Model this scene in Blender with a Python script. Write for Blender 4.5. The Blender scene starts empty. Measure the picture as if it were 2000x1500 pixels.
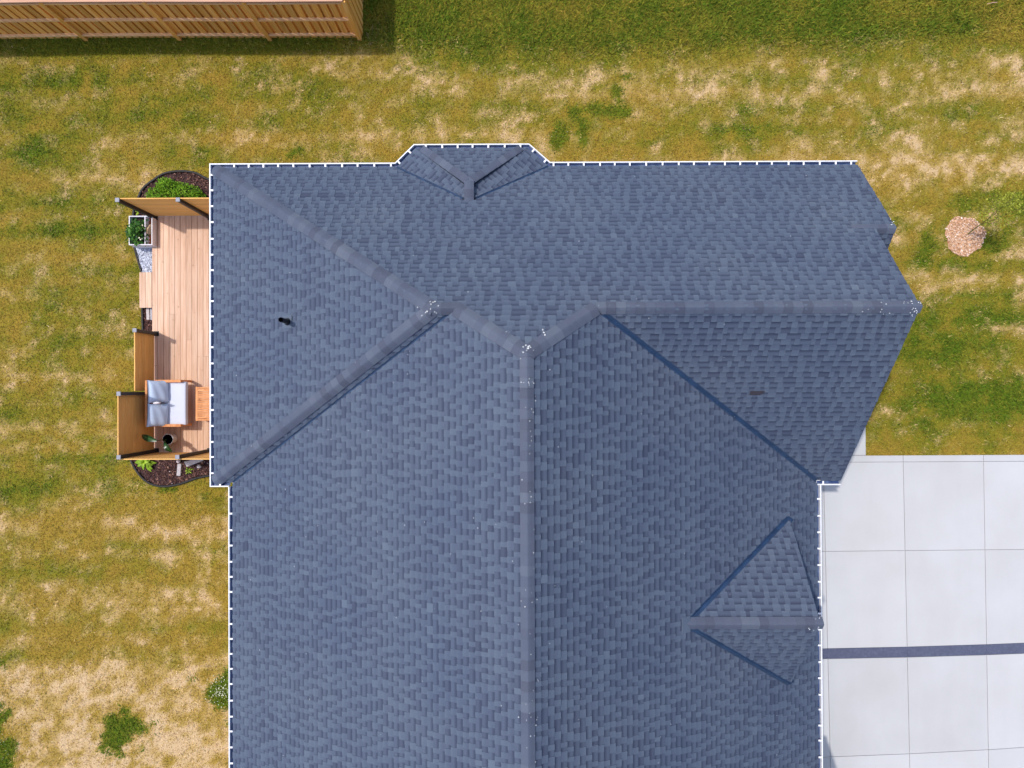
import bpy, bmesh, math, random
import numpy as np
from mathutils import Vector, Matrix, Euler

random.seed(7); rng = np.random.default_rng(11)
S = bpy.context.scene
COL = S.collection

# ------------------------------------------------------------------ camera
FPX, CAM_H = 1388.0, 17.8                      # focal length in photo pixels, metres above the lawn
CAM_ROT = (0.00536, 0.00403, -0.0035)
cam_d = bpy.data.cameras.new('camera'); cam = bpy.data.objects.new('camera', cam_d); COL.objects.link(cam)
cam_d.sensor_width = 36.0; cam_d.lens = 36.0 * FPX / 2000.0
cam_d.clip_start = 0.1; cam_d.clip_end = 600.0
cam.location = (0, 0, CAM_H); cam.rotation_euler = CAM_ROT
S.camera = cam
RM = Euler(CAM_ROT, 'XYZ').to_matrix()

# ------------------------------------------------------------------ light
SUN_DIR = Vector((0.4345, -0.202, -1.0)).normalized()     # travel direction of the light
W = bpy.data.worlds.new('World'); S.world = W; W.use_nodes = True
wn = W.node_tree.nodes; wl = W.node_tree.links
sky = wn.new('ShaderNodeTexSky'); sky.sky_type = 'NISHITA'; sky.sun_disc = False
sky.sun_elevation = math.asin(-SUN_DIR.z); sky.sun_rotation = math.atan2(-SUN_DIR.x, -SUN_DIR.y)
sky.dust_density = 2.0; sky.air_density = 1.0; sky.ozone_density = 1.5
bg = wn['Background']; bg.inputs['Strength'].default_value = 0.15
wl.new(sky.outputs[0], bg.inputs['Color'])
sd = bpy.data.lights.new('sun', 'SUN'); sun = bpy.data.objects.new('sun', sd); COL.objects.link(sun)
sd.energy = 2.0; sd.angle = math.radians(1.5); sd.color = (1.0, 0.96, 0.90)
sun.rotation_euler = SUN_DIR.to_track_quat('-Z', 'Y').to_euler(); sun.location = (-8, 4, 20)
vs = S.view_settings
vs.view_transform = 'Standard'; vs.look = 'None'; vs.gamma = 1.0; vs.use_curve_mapping = False
vs.exposure = 0.56

# ------------------------------------------------------------------ helpers
def gp(px, py, z=0.0):
    """photo pixel -> point on the horizontal plane at height z"""
    d = RM @ Vector(((px - 1000) / FPX, (750 - py) / FPX, -1.0))
    t = (z - CAM_H) / d.z
    return Vector((d.x * t, d.y * t, z))

def to_px(P):
    q = RM.transposed() @ (Vector(P) - Vector((0, 0, CAM_H)))
    return (1000 + FPX * q.x / -q.z, 750 - FPX * q.y / -q.z)

def lin(r, g, b):
    f = lambda c: ((c / 255 + 0.055) / 1.055) ** 2.4 if c > 10 else c / 255 / 12.92
    return (f(r), f(g), f(b))

def tag(o, label=None, cat=None, group=None, kind=None):
    if label: o['label'] = label
    if cat: o['category'] = cat
    if group: o['group'] = group
    if kind: o['kind'] = kind
    return o

def empty(name, loc, label, cat, group=None, rz=0.0):
    o = bpy.data.objects.new(name, None); COL.objects.link(o)
    o.location = loc; o.rotation_euler = (0, 0, rz); o.empty_display_size = 0.2
    return tag(o, label, cat, group)

def link(name, me, parent=None, mat=None):
    o = bpy.data.objects.new(name, me); COL.objects.link(o)
    if mat is not None and not me.materials: me.materials.append(mat)
    if parent is not None:
        o.parent = parent
        p = parent; off = Vector((0, 0, 0))
        while p is not None: off += p.location; p = p.parent
        if not any(parent.rotation_euler): o.location = -off      # meshes are written in world metres
    return o

class MB:
    """collects boxes, bars, tubes, polygons; build() makes ONE mesh object"""
    def __init__(s): s.v = []; s.f = []; s.c = []
    def add(s, vs_, fs, c=(0, 0, 0, 1)):
        n = len(s.v); s.v += [tuple(p) for p in vs_]; s.f += [tuple(i + n for i in f) for f in fs]
        s.c += [c] * len(vs_); return s
    def box(s, x0, x1, y0, y1, z0, z1, c=(0, 0, 0, 1)):
        return s.add([(x0, y0, z0), (x1, y0, z0), (x1, y1, z0), (x0, y1, z0), (x0, y0, z1), (x1, y0, z1), (x1, y1, z1), (x0, y1, z1)],
                     [(3, 2, 1, 0), (4, 5, 6, 7), (0, 1, 5, 4), (1, 2, 6, 5), (2, 3, 7, 6), (3, 0, 4, 7)], c)
    def bar(s, a, b, w, h, up=(0, 0, 1), c=(0, 0, 0, 1)):
        a = Vector(a); b = Vector(b); d = (b - a).normalized(); u = Vector(up); u = (u - d * u.dot(d)).normalized(); r = d.cross(u)
        vs_ = []
        for p in (a, b):
            for i, j in ((-1, -1), (1, -1), (1, 1), (-1, 1)): vs_.append(p + r * (i * w / 2) + u * (j * h / 2))
        return s.add(vs_, [(0, 1, 2, 3), (7, 6, 5, 4), (0, 4, 5, 1), (1, 5, 6, 2), (2, 6, 7, 3), (3, 7, 4, 0)], c)
    def tube(s, pts, rads, n=8, cap=True, c=(0, 0, 0, 1)):
        pts = [Vector(p) for p in pts]; vs_ = []; fs = []
        for i, p in enumerate(pts):
            d = (pts[min(i + 1, len(pts) - 1)] - pts[max(i - 1, 0)]).normalized()
            u = d.orthogonal().normalized() if abs(d.z) < 0.9 else Vector((1, 0, 0)); u = (u - d * u.dot(d)).normalized(); r = d.cross(u)
            for j in range(n):
                a = 2 * math.pi * j / n; vs_.append(p + (u * math.cos(a) + r * math.sin(a)) * rads[i])
        for i in range(len(pts) - 1):
            for j in range(n): fs.append((i * n + j, i * n + (j + 1) % n, (i + 1) * n + (j + 1) % n, (i + 1) * n + j))
        if cap: fs.append(tuple(range(n))[::-1]); fs.append(tuple(range((len(pts) - 1) * n, len(pts) * n)))
        return s.add(vs_, fs, c)
    def prism(s, poly, z0, z1, c=(0, 0, 0, 1)):
        n = len(poly); vs_ = [(p[0], p[1], z0) for p in poly] + [(p[0], p[1], z1) for p in poly]
        return s.add(vs_, [tuple(range(n))[::-1], tuple(range(n, 2 * n))] + [(i, (i + 1) % n, n + (i + 1) % n, n + i) for i in range(n)], c)
    def mesh(s, name, attr=False, smooth=False):
        me = bpy.data.meshes.new(name); me.from_pydata(s.v, [], s.f)
        if attr:
            a = me.attributes.new('tone', 'FLOAT_COLOR', 'POINT'); a.data.foreach_set('color', np.array(s.c, 'f').ravel())
        if smooth: me.polygons.foreach_set('use_smooth', [True] * len(me.polygons))
        me.update(); return me
    def build(s, name, mat, parent=None, attr=False, smooth=False, bevel=0):
        me = s.mesh(name, attr, smooth)
        if bevel: bevel_mesh(me, bevel)
        return link(name, me, parent, mat)

def bevel_mesh(me, w, seg=1):
    bm = bmesh.new(); bm.from_mesh(me)
    bmesh.ops.recalc_face_normals(bm, faces=bm.faces)
    bmesh.ops.bevel(bm, geom=bm.edges[:] , offset=w, segments=seg, affect='EDGES', profile=0.6)
    bm.to_mesh(me); bm.free()

def soft_box(name, dims, r, seg, mat, parent=None, loc=(0, 0, 0), rot=(0, 0, 0), bulge=0.0):
    bm = bmesh.new(); bmesh.ops.create_cube(bm, size=1.0)
    for v in bm.verts: v.co = Vector((v.co.x * dims[0], v.co.y * dims[1], v.co.z * dims[2]))
    bmesh.ops.bevel(bm, geom=bm.edges[:], offset=r, segments=seg, affect='EDGES', profile=0.5)
    if bulge:
        bmesh.ops.subdivide_edges(bm, edges=[e for e in bm.edges if e.calc_length() > 0.2], cuts=6, use_grid_fill=True)
        for v in bm.verts:
            fx = 1 - (2 * v.co.x / dims[0]) ** 2; fy = 1 - (2 * v.co.y / dims[1]) ** 2
            if v.co.z > 0: v.co.z += bulge * max(fx, 0) ** .5 * max(fy, 0) ** .5
    me = bpy.data.meshes.new(name); bm.to_mesh(me); bm.free()
    me.polygons.foreach_set('use_smooth', [True] * len(me.polygons)); me.materials.append(mat)
    o = bpy.data.objects.new(name, me); COL.objects.link(o); o.location = loc; o.rotation_euler = rot
    if parent: o.parent = parent; o.location = Vector(loc) - parent.location
    return o

# ------------------------------------------------------------------ materials
def mat(name, build=None, col=(0.5, 0.5, 0.5), rough=0.7, spec=0.3, metal=0.0):
    m = bpy.data.materials.new(name); m.use_nodes = True
    nt = m.node_tree; b = nt.nodes['Principled BSDF']
    b.inputs['Base Color'].default_value = (*col, 1); b.inputs['Roughness'].default_value = rough
    b.inputs['Specular IOR Level'].default_value = spec; b.inputs['Metallic'].default_value = metal
    if build: build(nt, b)
    return m

def nd(nt, typ, **kw):
    n = nt.nodes.new(typ)
    for k_, v_ in kw.items():
        if k_.startswith('i_'): n.inputs[k_[2:].replace('_', ' ')].default_value = v_
        else: setattr(n, k_, v_)
    return n

def noise(nt, scale, detail=4, vec=None, rough=0.55, scl3=None, coord='pos'):
    if vec is None:
        if coord == 'obj': vec = nd(nt, 'ShaderNodeTexCoord').outputs['Object']
        else: vec = nd(nt, 'ShaderNodeNewGeometry').outputs['Position']
    if scl3:
        mp = nd(nt, 'ShaderNodeMapping'); mp.inputs['Scale'].default_value = scl3; nt.links.new(vec, mp.inputs['Vector']); vec = mp.outputs[0]
    n = nd(nt, 'ShaderNodeTexNoise'); n.inputs['Scale'].default_value = scale; n.inputs['Detail'].default_value = detail; n.inputs['Roughness'].default_value = rough
    nt.links.new(vec, n.inputs['Vector']); return n.outputs['Fac']

def ramp(nt, fac, stops):
    r = nd(nt, 'ShaderNodeValToRGB'); nt.links.new(fac, r.inputs['Fac']); e = r.color_ramp.elements
    while len(e) < len(stops): e.new(0.5)
    for i, (p, c) in enumerate(stops): e[i].position = p; e[i].color = (*c, 1)
    return r.outputs['Color']

def mixc(nt, fac, a, b, blend='MIX'):
    m = nd(nt, 'ShaderNodeMix', data_type='RGBA', blend_type=blend)
    for sock, val in ((m.inputs[0], fac), (m.inputs[6], a), (m.inputs[7], b)):
        if hasattr(val, 'links'): nt.links.new(val, sock)
        elif isinstance(val, (int, float)): sock.default_value = val
        else: sock.default_value = (*val[:3], 1)
    return m.outputs[2]

def mth(nt, op, a, b=0.0, clamp=False):
    m = nd(nt, 'ShaderNodeMath', operation=op, use_clamp=clamp)
    for i, v_ in enumerate((a, b)):
        if hasattr(v_, 'links'): nt.links.new(v_, m.inputs[i])
        else: m.inputs[i].default_value = v_
    return m.outputs[0]

def mrange(nt, val, a, b, c, d):
    m = nd(nt, 'ShaderNodeMapRange'); nt.links.new(val, m.inputs[0])
    for i, v_ in enumerate((a, b, c, d)): m.inputs[i + 1].default_value = v_
    return m.outputs[0]

def bump(nt, b, h, strength=0.3, dist=0.01):
    bp = nd(nt, 'ShaderNodeBump'); bp.inputs['Strength'].default_value = strength; bp.inputs['Distance'].default_value = dist
    nt.links.new(h, bp.inputs['Height']); nt.links.new(bp.outputs[0], b.inputs['Normal'])

def tone(nt):
    a = nd(nt, 'ShaderNodeAttribute', attribute_name='tone'); sp = nd(nt, 'ShaderNodeSeparateColor'); nt.links.new(a.outputs['Color'], sp.inputs[0])
    return sp.outputs[0], sp.outputs[1], sp.outputs[2]

def m_shingle(nt, b, tint=(1, 1, 1)):
    # tone.r = blend colour of the tab, tone.g = 0 at the butt .. 1 under the next course, tone.b = 1 for a thin (single layer) tab
    r, g, t = tone(nt)
    base = ramp(nt, r, [(0.0, SH_D), (0.35, SH_M), (0.65, SH_M2), (1.0, SH_L)])
    # factory shadow-line granules and painted butt shade: darker band topping the single-layer tabs
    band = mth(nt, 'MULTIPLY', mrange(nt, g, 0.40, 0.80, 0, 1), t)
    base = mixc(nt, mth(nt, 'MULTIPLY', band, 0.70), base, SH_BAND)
    butt = mth(nt, 'MULTIPLY', mrange(nt, g, 0.0, 0.6, 1, 0), mth(nt, 'SUBTRACT', 1.0, t))     # painted highlight: laminated tabs paler towards the exposed edge
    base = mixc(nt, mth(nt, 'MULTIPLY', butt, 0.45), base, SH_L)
    gr = noise(nt, 420, 2); base = mixc(nt, 0.55, base, ramp(nt, gr, [(0.3, (0.35, 0.35, 0.37)), (0.5, (1, 1, 1)), (0.72, (1.75, 1.7, 1.65))]), 'MULTIPLY')
    big = noise(nt, 0.55, 3); base = mixc(nt, 0.5, base, ramp(nt, big, [(0.35, (0.86, 0.88, 0.95)), (0.65, (1.12, 1.08, 1.04))]), 'MULTIPLY')
    base = mixc(nt, 1.0, base, tint, 'MULTIPLY')
    nt.links.new(base, b.inputs['Base Color']); bump(nt, b, gr, 0.5, 0.004)
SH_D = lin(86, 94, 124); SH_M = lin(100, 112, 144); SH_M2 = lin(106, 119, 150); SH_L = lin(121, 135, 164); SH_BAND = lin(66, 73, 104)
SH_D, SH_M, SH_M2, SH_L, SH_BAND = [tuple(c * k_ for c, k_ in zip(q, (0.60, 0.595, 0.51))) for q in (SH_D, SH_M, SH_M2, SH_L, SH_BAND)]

def wood(c0, c1, c2, scl=(3, 60, 60), axis_noise=1.0, rnd=0.35):
    def f(nt, b):
        tc = nd(nt, 'ShaderNodeTexCoord').outputs['Object']
        oi = nd(nt, 'ShaderNodeObjectInfo').outputs['Random']
        va = nd(nt, 'ShaderNodeVectorMath', operation='ADD'); nt.links.new(tc, va.inputs[0])
        cx = nd(nt, 'ShaderNodeCombineXYZ'); nt.links.new(mth(nt, 'MULTIPLY', oi, 37.0), cx.inputs[0]); nt.links.new(mth(nt, 'MULTIPLY', oi, 13.0), cx.inputs[1]); nt.links.new(cx.outputs[0], va.inputs[1])
        n = noise(nt, 1.0, 5, va.outputs[0], scl3=scl)
        c = ramp(nt, n, [(0.25, c0), (0.5, c1), (0.75, c2)])
        v = mrange(nt, oi, 0, 1, 1 - rnd, 1 + rnd * 0.6)
        mx = nd(nt, 'ShaderNodeVectorMath', operation='SCALE'); nt.links.new(c, mx.inputs[0]); nt.links.new(v, mx.inputs['Scale'])
        kn = noise(nt, 9.0, 2, va.outputs[0]); c2_ = mixc(nt, mrange(nt, kn, 0.70, 0.78, 0, 0.6), mx.outputs[0], tuple(x * 0.45 for x in c0))
        nt.links.new(c2_, b.inputs['Base Color']); bump(nt, b, n, 0.25, 0.004)
    return f

def m_concrete(nt, b):
    r = nd(nt, 'ShaderNodeObjectInfo').outputs['Random']
    n1 = noise(nt, 0.7, 5); n2 = noise(nt, 60, 3); n3 = noise(nt, 2.5, 4, scl3=(1.0, 0.15, 1))
    c = ramp(nt, n1, [(0.3, lin(184, 182, 180)), (0.7, lin(191, 190, 190))])
    c = mixc(nt, 0.3, c, ramp(nt, n3, [(0.35, (0.93, 0.93, 0.94)), (0.6, (1.0, 1.0, 1.0))]), 'MULTIPLY')
    c = mixc(nt, 0.25, c, ramp(nt, n2, [(0.3, (0.88, 0.88, 0.88)), (0.7, (1.06, 1.06, 1.06))]), 'MULTIPLY')
    v = mrange(nt, r, 0, 1, 0.95, 1.03); sc = nd(nt, 'ShaderNodeVectorMath', operation='SCALE'); nt.links.new(c, sc.inputs[0]); nt.links.new(v, sc.inputs['Scale'])
    nt.links.new(sc.outputs[0], b.inputs['Base Color']); bump(nt, b, n2, 0.15, 0.003)

GRASS_STOPS = dict(dry=lin(162, 136, 58), olive=lin(138, 129, 44), green=lin(90, 112, 28), straw=lin(198, 168, 108), bare=lin(212, 186, 148))
def grass_colour(nt):
    # tone.r = greenness, tone.g = straw, tone.b = per-blade variation
    r, g, t = tone(nt)
    c = ramp(nt, r, [(0.0, GRASS_STOPS['dry']), (0.45, GRASS_STOPS['olive']), (1.0, GRASS_STOPS['green'])])
    st = ramp(nt, g, [(0.5, GRASS_STOPS['straw']), (1.0, GRASS_STOPS['bare'])])
    c = mixc(nt, mrange(nt, g, 0.05, 0.75, 0, 1), c, st)
    v = mrange(nt, t, 0, 1, 0.46, 1.72); sc = nd(nt, 'ShaderNodeVectorMath', operation='SCALE'); nt.links.new(c, sc.inputs[0]); nt.links.new(v, sc.inputs['Scale'])
    return sc.outputs[0]
def m_grass(nt, b):
    c = grass_colour(nt); nt.links.new(c, b.inputs['Base Color'])
    tr = nd(nt, 'ShaderNodeBsdfTranslucent'); nt.links.new(c, tr.inputs['Color'])
    mx = nd(nt, 'ShaderNodeMixShader'); mx.inputs[0].default_value = 0.3
    out = nt.nodes['Material Output']; nt.links.new(b.outputs[0], mx.inputs[1]); nt.links.new(tr.outputs[0], mx.inputs[2]); nt.links.new(mx.outputs[0], out.inputs['Surface'])
def m_lawn(nt, b):
    c = grass_colour(nt); n = noise(nt, 45, 5, rough=0.7)
    c = mixc(nt, 0.8, c, ramp(nt, n, [(0.3, (0.55, 0.52, 0.45)), (0.6, (1.05, 1.0, 0.95))]), 'MULTIPLY')
    nt.links.new(c, b.inputs['Base Color']); bump(nt, b, n, 0.6, 0.02)

def speckle(c0, c1, c2, scale=30, strength=0.4, rough_=0.6):
    def f(nt, b):
        n = noise(nt, scale, 5, rough=rough_); c = ramp(nt, n, [(0.3, c0), (0.5, c1), (0.72, c2)])
        nt.links.new(c, b.inputs['Base Color']); bump(nt, b, n, strength, 0.01)
    return f
def toned(c0, c1, c2, transl=0.0, grain=0):
    def f(nt, b):
        r, g, t = tone(nt); c = ramp(nt, r, [(0.0, c0), (0.5, c1), (1.0, c2)])
        if grain: c = mixc(nt, 0.5, c, ramp(nt, noise(nt, grain, 3), [(0.3, (0.7, 0.7, 0.7)), (0.7, (1.2, 1.2, 1.2))]), 'MULTIPLY')
        nt.links.new(c, b.inputs['Base Color'])
        if transl:
            tr = nd(nt, 'ShaderNodeBsdfTranslucent'); nt.links.new(c, tr.inputs['Color']); mx = nd(nt, 'ShaderNodeMixShader'); mx.inputs[0].default_value = transl
            out = nt.nodes['Material Output']; nt.links.new(b.outputs[0], mx.inputs[1]); nt.links.new(tr.outputs[0], mx.inputs[2]); nt.links.new(mx.outputs[0], out.inputs['Surface'])
    return f
def rnd_col(c0, c1, scale=12):
    def f(nt, b):
        oi = nd(nt, 'ShaderNodeObjectInfo').outputs['Random']; c = mixc(nt, oi, c0, c1)
        c = mixc(nt, 0.6, c, ramp(nt, noise(nt, scale, 4), [(0.3, (0.7, 0.7, 0.7)), (0.7, (1.15, 1.15, 1.15))]), 'MULTIPLY'); nt.links.new(c, b.inputs['Base Color'])
    return f

M = dict(
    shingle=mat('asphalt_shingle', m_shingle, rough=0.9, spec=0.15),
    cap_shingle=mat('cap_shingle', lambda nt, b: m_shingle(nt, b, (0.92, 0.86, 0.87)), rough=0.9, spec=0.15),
    felt=mat('roof_felt', col=(0.03, 0.035, 0.05), rough=0.9),
    valley=mat('valley_metal', speckle(lin(28, 46, 72), lin(34, 55, 84), lin(42, 66, 98), 5, 0.1), rough=0.45, spec=0.4),
    gutter=mat('white_aluminium', speckle((0.72, 0.72, 0.74), (0.8, 0.8, 0.82), (0.84, 0.84, 0.86), 6, 0.05), rough=0.4),
    trough=mat('gutter_trough', speckle(lin(40, 58, 100), lin(58, 78, 120), lin(90, 108, 146), 7, 0.1), rough=0.5),  # inner shade and roof reflection put into the colour, with grime
    siding=mat('siding', speckle((0.5, 0.48, 0.45), (0.56, 0.54, 0.5), (0.6, 0.58, 0.55), 3, 0.05), rough=0.6),
    glass=mat('window_glass', col=(0.03, 0.04, 0.05), rough=0.08, spec=0.6),
    dropping=mat('bird_dropping', speckle((0.75, 0.75, 0.75), (0.85, 0.85, 0.85), (0.9, 0.9, 0.88), 60, 0.1), rough=0.8),
    pvc=mat('black_pipe', speckle((0.01, 0.01, 0.012), (0.015, 0.015, 0.018), (0.025, 0.025, 0.03), 20, 0.1), rough=0.6),
    concrete=mat('concrete', m_concrete, rough=0.85, spec=0.2),
    joint=mat('concrete_joint', speckle((0.28, 0.28, 0.3), (0.33, 0.33, 0.35), (0.38, 0.38, 0.4), 20), rough=0.9),
    band=mat('dark_band', speckle(lin(76, 80, 98), lin(82, 86, 106), lin(92, 96, 116), 18, 0.3), rough=0.9),
    lawn=mat('lawn_soil', m_lawn, rough=1.0, spec=0.05), grass=mat('grass_blade', m_grass, rough=0.75, spec=0.15),
    deck=mat('deck_wood', wood(lin(190, 150, 122), lin(212, 175, 148), lin(224, 192, 168), (22, 1.2, 22), rnd=0.13), rough=0.75, spec=0.2),
    slat=mat('cedar_slat', wood(lin(214, 156, 84), lin(230, 176, 100), lin(238, 190, 120), (2, 2, 55), rnd=0.10), rough=0.7, spec=0.2),
    teak=mat('teak', wood(lin(190, 120, 70), lin(208, 140, 88), lin(222, 158, 106), (10, 10, 10), rnd=0.1), rough=0.6, spec=0.25),
    fence=mat('fence_wood', wood(lin(204, 138, 54), lin(228, 166, 84), lin(238, 190, 122), (26, 26, 1.0), rnd=0.24), rough=0.8, spec=0.15),
    fence_rail=mat('fence_rail_wood', wood(lin(216, 164, 112), lin(230, 182, 130), lin(238, 198, 152), (1.0, 30, 30), rnd=0.08), rough=0.8, spec=0.15),
    fence_cap=mat('fence_cap_wood', wood(lin(184, 136, 108), lin(202, 156, 128), lin(212, 170, 144), (1.0, 30, 30), rnd=0.06), rough=0.8, spec=0.15),
    black=mat('black_metal', speckle((0.012, 0.012, 0.014), (0.018, 0.017, 0.018), (0.028, 0.026, 0.028), 14, 0.05), rough=0.5),
    cap=mat('post_cap', speckle((0.20, 0.20, 0.24), (0.26, 0.26, 0.30), (0.3, 0.3, 0.34), 14, 0.05), rough=0.5),
    cushion=mat('cushion_fabric', speckle(lin(196, 200, 214), lin(203, 207, 220), lin(210, 213, 225), 160, 0.25), rough=0.95, spec=0.1),
    pillow=mat('pillow_fabric', speckle(lin(178, 192, 214), lin(186, 200, 221), lin(194, 207, 226), 160, 0.25), rough=0.95, spec=0.1),
    pot=mat('pot_glaze', speckle((0.5, 0.48, 0.48), (0.58, 0.56, 0.56), (0.64, 0.62, 0.62), 8, 0.1), rough=0.5),
    soil=mat('soil', speckle((0.015, 0.01, 0.008), (0.03, 0.022, 0.018), (0.06, 0.045, 0.038), 60, 0.8), rough=1.0),
    bark=mat('bark_mulch', toned(lin(52, 34, 32), lin(96, 68, 62), lin(168, 128, 112)), rough=0.95, spec=0.1),
    bark_soil=mat('mulch_base', speckle(lin(44, 30, 30), lin(66, 46, 46), lin(92, 68, 64), 45, 1.0), rough=1.0),
    chips=mat('wood_chips', toned(lin(182, 138, 102), lin(220, 180, 148), lin(244, 232, 222)), rough=0.9, spec=0.1),
    chips_soil=mat('chip_base', speckle(lin(140, 96, 62), lin(184, 136, 98), lin(220, 184, 154), 12, 0.8), rough=1.0),
    edging=mat('edging', speckle((0.010, 0.008, 0.009), (0.016, 0.013, 0.014), (0.03, 0.025, 0.025), 14, 0.1), rough=0.6),
    gravel=mat('white_gravel', toned(lin(150, 155, 170), lin(205, 208, 220), lin(235, 236, 242)), rough=0.8),
    stone=mat('pale_stone', rnd_col(lin(196, 184, 180), lin(176, 172, 178), 14), rough=0.85),
    rock=mat('river_rock', rnd_col(lin(190, 160, 150), lin(214, 196, 194), 16), rough=0.8),
    tanrock=mat('tan_rock', speckle(lin(120, 92, 66), lin(186, 158, 126), lin(214, 190, 160), 22, 0.6), rough=0.9),
    planter=mat('planter_paint', speckle((0.62, 0.58, 0.6), (0.70, 0.66, 0.68), (0.76, 0.72, 0.74), 5, 0.05), rough=0.6),
    orange=mat('planter_inner_wood', wood(lin(150, 82, 44), lin(172, 98, 56), lin(190, 116, 72), (20, 2, 20), rnd=0.05), rough=0.8),
    shrub=mat('shrub_leaf', toned(lin(66, 108, 16), lin(112, 158, 30), lin(160, 200, 56), 0.35), rough=0.6),
    hosta=mat('hosta_leaf', toned(lin(96, 130, 20), lin(136, 168, 36), lin(176, 204, 60), 0.3), rough=0.5),
    veg=mat('vegetable_leaf', toned(lin(34, 72, 26), lin(62, 110, 40), lin(116, 160, 66), 0.3), rough=0.5),
    flower=mat('pale_flower', speckle((0.7, 0.66, 0.4), (0.78, 0.75, 0.55), (0.85, 0.83, 0.7), 30, 0.1), rough=0.8),
    leaf=mat('glossy_leaf', toned(lin(14, 40, 22), lin(28, 64, 32), lin(60, 110, 56), 0.15), rough=0.3, spec=0.5),
    trunk=mat('sapling_bark', speckle(lin(100, 100, 44), lin(124, 120, 58), lin(146, 138, 78), 40, 0.5), rough=0.9),
    sapleaf=mat('sapling_leaf', toned(lin(130, 138, 36), lin(160, 166, 54), lin(190, 190, 84), 0.3), rough=0.6),
    twig=mat('dry_stick', speckle(lin(170, 130, 110), lin(196, 156, 136), lin(216, 182, 160), 40, 0.4), rough=0.9),
)

# ================================================================== HOUSE GEOMETRY (metres)
ZE = 2.675
xW, yN, yS, xMW, xME = -6.409, 4.712, -1.985, -6.012, 6.398
xG, xG2 = 6.912, 7.309
sN, sW, sM = 0.894, 0.595, 0.598
yw = (yN + yS) / 2; zw = ZE + sN * (yN - yS) / 2
xr = (xMW + xME) / 2; zr = ZE + sM * (xME - xMW) / 2; yr = yN - (zr - ZE) / sN
YB = -12.6                                                     # south end, outside the photo
P2 = Vector((xW + (zw - ZE) / sW, yw, zw)); tM = (zw - ZE) / sM
P3 = Vector((xMW + tM, yw, zw)); P4 = Vector((xr, yr, zr)); P5 = Vector((xME - tM, yw, zw)); P6 = Vector((xG, yw, zw))
yd, zd, xd, sD = -4.385, 4.623, 5.63, 0.863
xdi = xME - (zd - ZE) / sM; zdb = ZE + sM * (xME - xd); wd = (zd - zdb) / sD
# nested gable at the north-east corner
zn = ZE + 1.50; yn = yN - 1.50 / sN
# bay roof on the north eave
B0 = gp(775, 327, ZE); B1 = gp(812, 290, ZE); B2 = gp(1030, 290, ZE); B3 = gp(1071, 325, ZE)
B0.y = B3.y = yN; B1.y = B2.y = (B1.y + B2.y) / 2
bxc = (B1.x + B2.x) / 2; zb = ZE + 0.86; yb_in = yN - 0.86 / sN
BA = Vector((bxc, yb_in + 0.30, zb)); BI = Vector((bxc, yb_in, zb))

class Plane:
    def __init__(s, o, n_plan, slope):
        """o: point on the eave line, n_plan: unit plan vector pointing UP the slope"""
        s.o = Vector(o); s.u = Vector((n_plan[0], n_plan[1], 0)).normalized(); s.slope = slope
        s.d = Vector((s.u.y, -s.u.x, 0)); c = 1 / math.sqrt(1 + slope * slope); s.c = c
        s.s = Vector((s.u.x * c, s.u.y * c, slope * c)); s.n = s.d.cross(s.s).normalized()
        if s.n.z < 0: s.n = -s.n
    def ab(s, p): q = Vector((p[0], p[1], 0)) - Vector((s.o.x, s.o.y, 0)); return (q.dot(s.d), q.dot(s.u) / s.c)
    def pt(s, a, b, h=0.0): return s.o + s.d * a + s.s * b + s.n * h
    def z(s, x, y): return s.o.z + ((x - s.o.x) * s.u.x + (y - s.o.y) * s.u.y) * s.slope

def clip(poly, p, n):
    """keep the side of the 2-D polygon where (q-p).n >= 0"""
    out = []
    for i in range(len(poly)):
        a, b = poly[i], poly[(i + 1) % len(poly)]
        da = (a[0] - p[0]) * n[0] + (a[1] - p[1]) * n[1]; db = (b[0] - p[0]) * n[0] + (b[1] - p[1]) * n[1]
        if da >= 0: out.append(a)
        if (da >= 0) != (db >= 0):
            t = da / (da - db); out.append((a[0] + (b[0] - a[0]) * t, a[1] + (b[1] - a[1]) * t))
    return out
def area2(poly): return 0.5 * sum(poly[i][0] * poly[(i + 1) % len(poly)][1] - poly[(i + 1) % len(poly)][0] * poly[i][1] for i in range(len(poly)))
def clip_valley(poly, a, b, inside, off):
    """cut a plan polygon back from the valley line a-b by off metres, keeping the side of point inside"""
    d = Vector((b[0] - a[0], b[1] - a[1])).normalized(); n = Vector((-d.y, d.x))
    if (inside[0] - a[0]) * n.x + (inside[1] - a[1]) * n.y < 0: n = -n
    return clip(poly, (a[0] + n.x * off, a[1] + n.y * off), (n.x, n.y))
p2 = lambda v: (v[0], v[1])

pl_A = Plane((0, yN, ZE), (0, -1), sN); pl_W = Plane((xW, 0, ZE), (1, 0), sW)
pl_S = Plane((0, yS, ZE), (0, 1), sN); pl_MW = Plane((xMW, 0, ZE), (1, 0), sM); pl_ME = Plane((xME, 0, ZE), (-1, 0), sM)
pl_DN = Plane((xd, yd + wd, zdb), (0, -1), sD); pl_DS = Plane((xd, yd - wd, zdb), (0, 1), sD)
yd2, wd2, xd2 = -10.4, 2.25, 6.54; zd2 = ZE + 0.05 + wd2 * 0.9; xdi2 = xME - (zd2 - ZE) / sM     # next gable along the garage, just outside the photo
pl_EN = Plane((xd2, yd2 + wd2, ZE + 0.05), (0, -1), 0.9); pl_ES = Plane((xd2, yd2 - wd2, ZE + 0.05), (0, 1), 0.9)
EN = [(xdi2, yd2), (xd2, yd2 + wd2), (xd2, yd2)]; ES = [(xdi2, yd2), (xd2, yd2), (xd2, yd2 - wd2)]
pl_N2 = Plane((xG2, yn - 1.2, zn - 1.2 * sN), (0, 1), sN)
sBN = (zb - ZE) / (B1.y - BA.y); pl_BN = Plane(B1, (0, -1), sBN)
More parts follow.
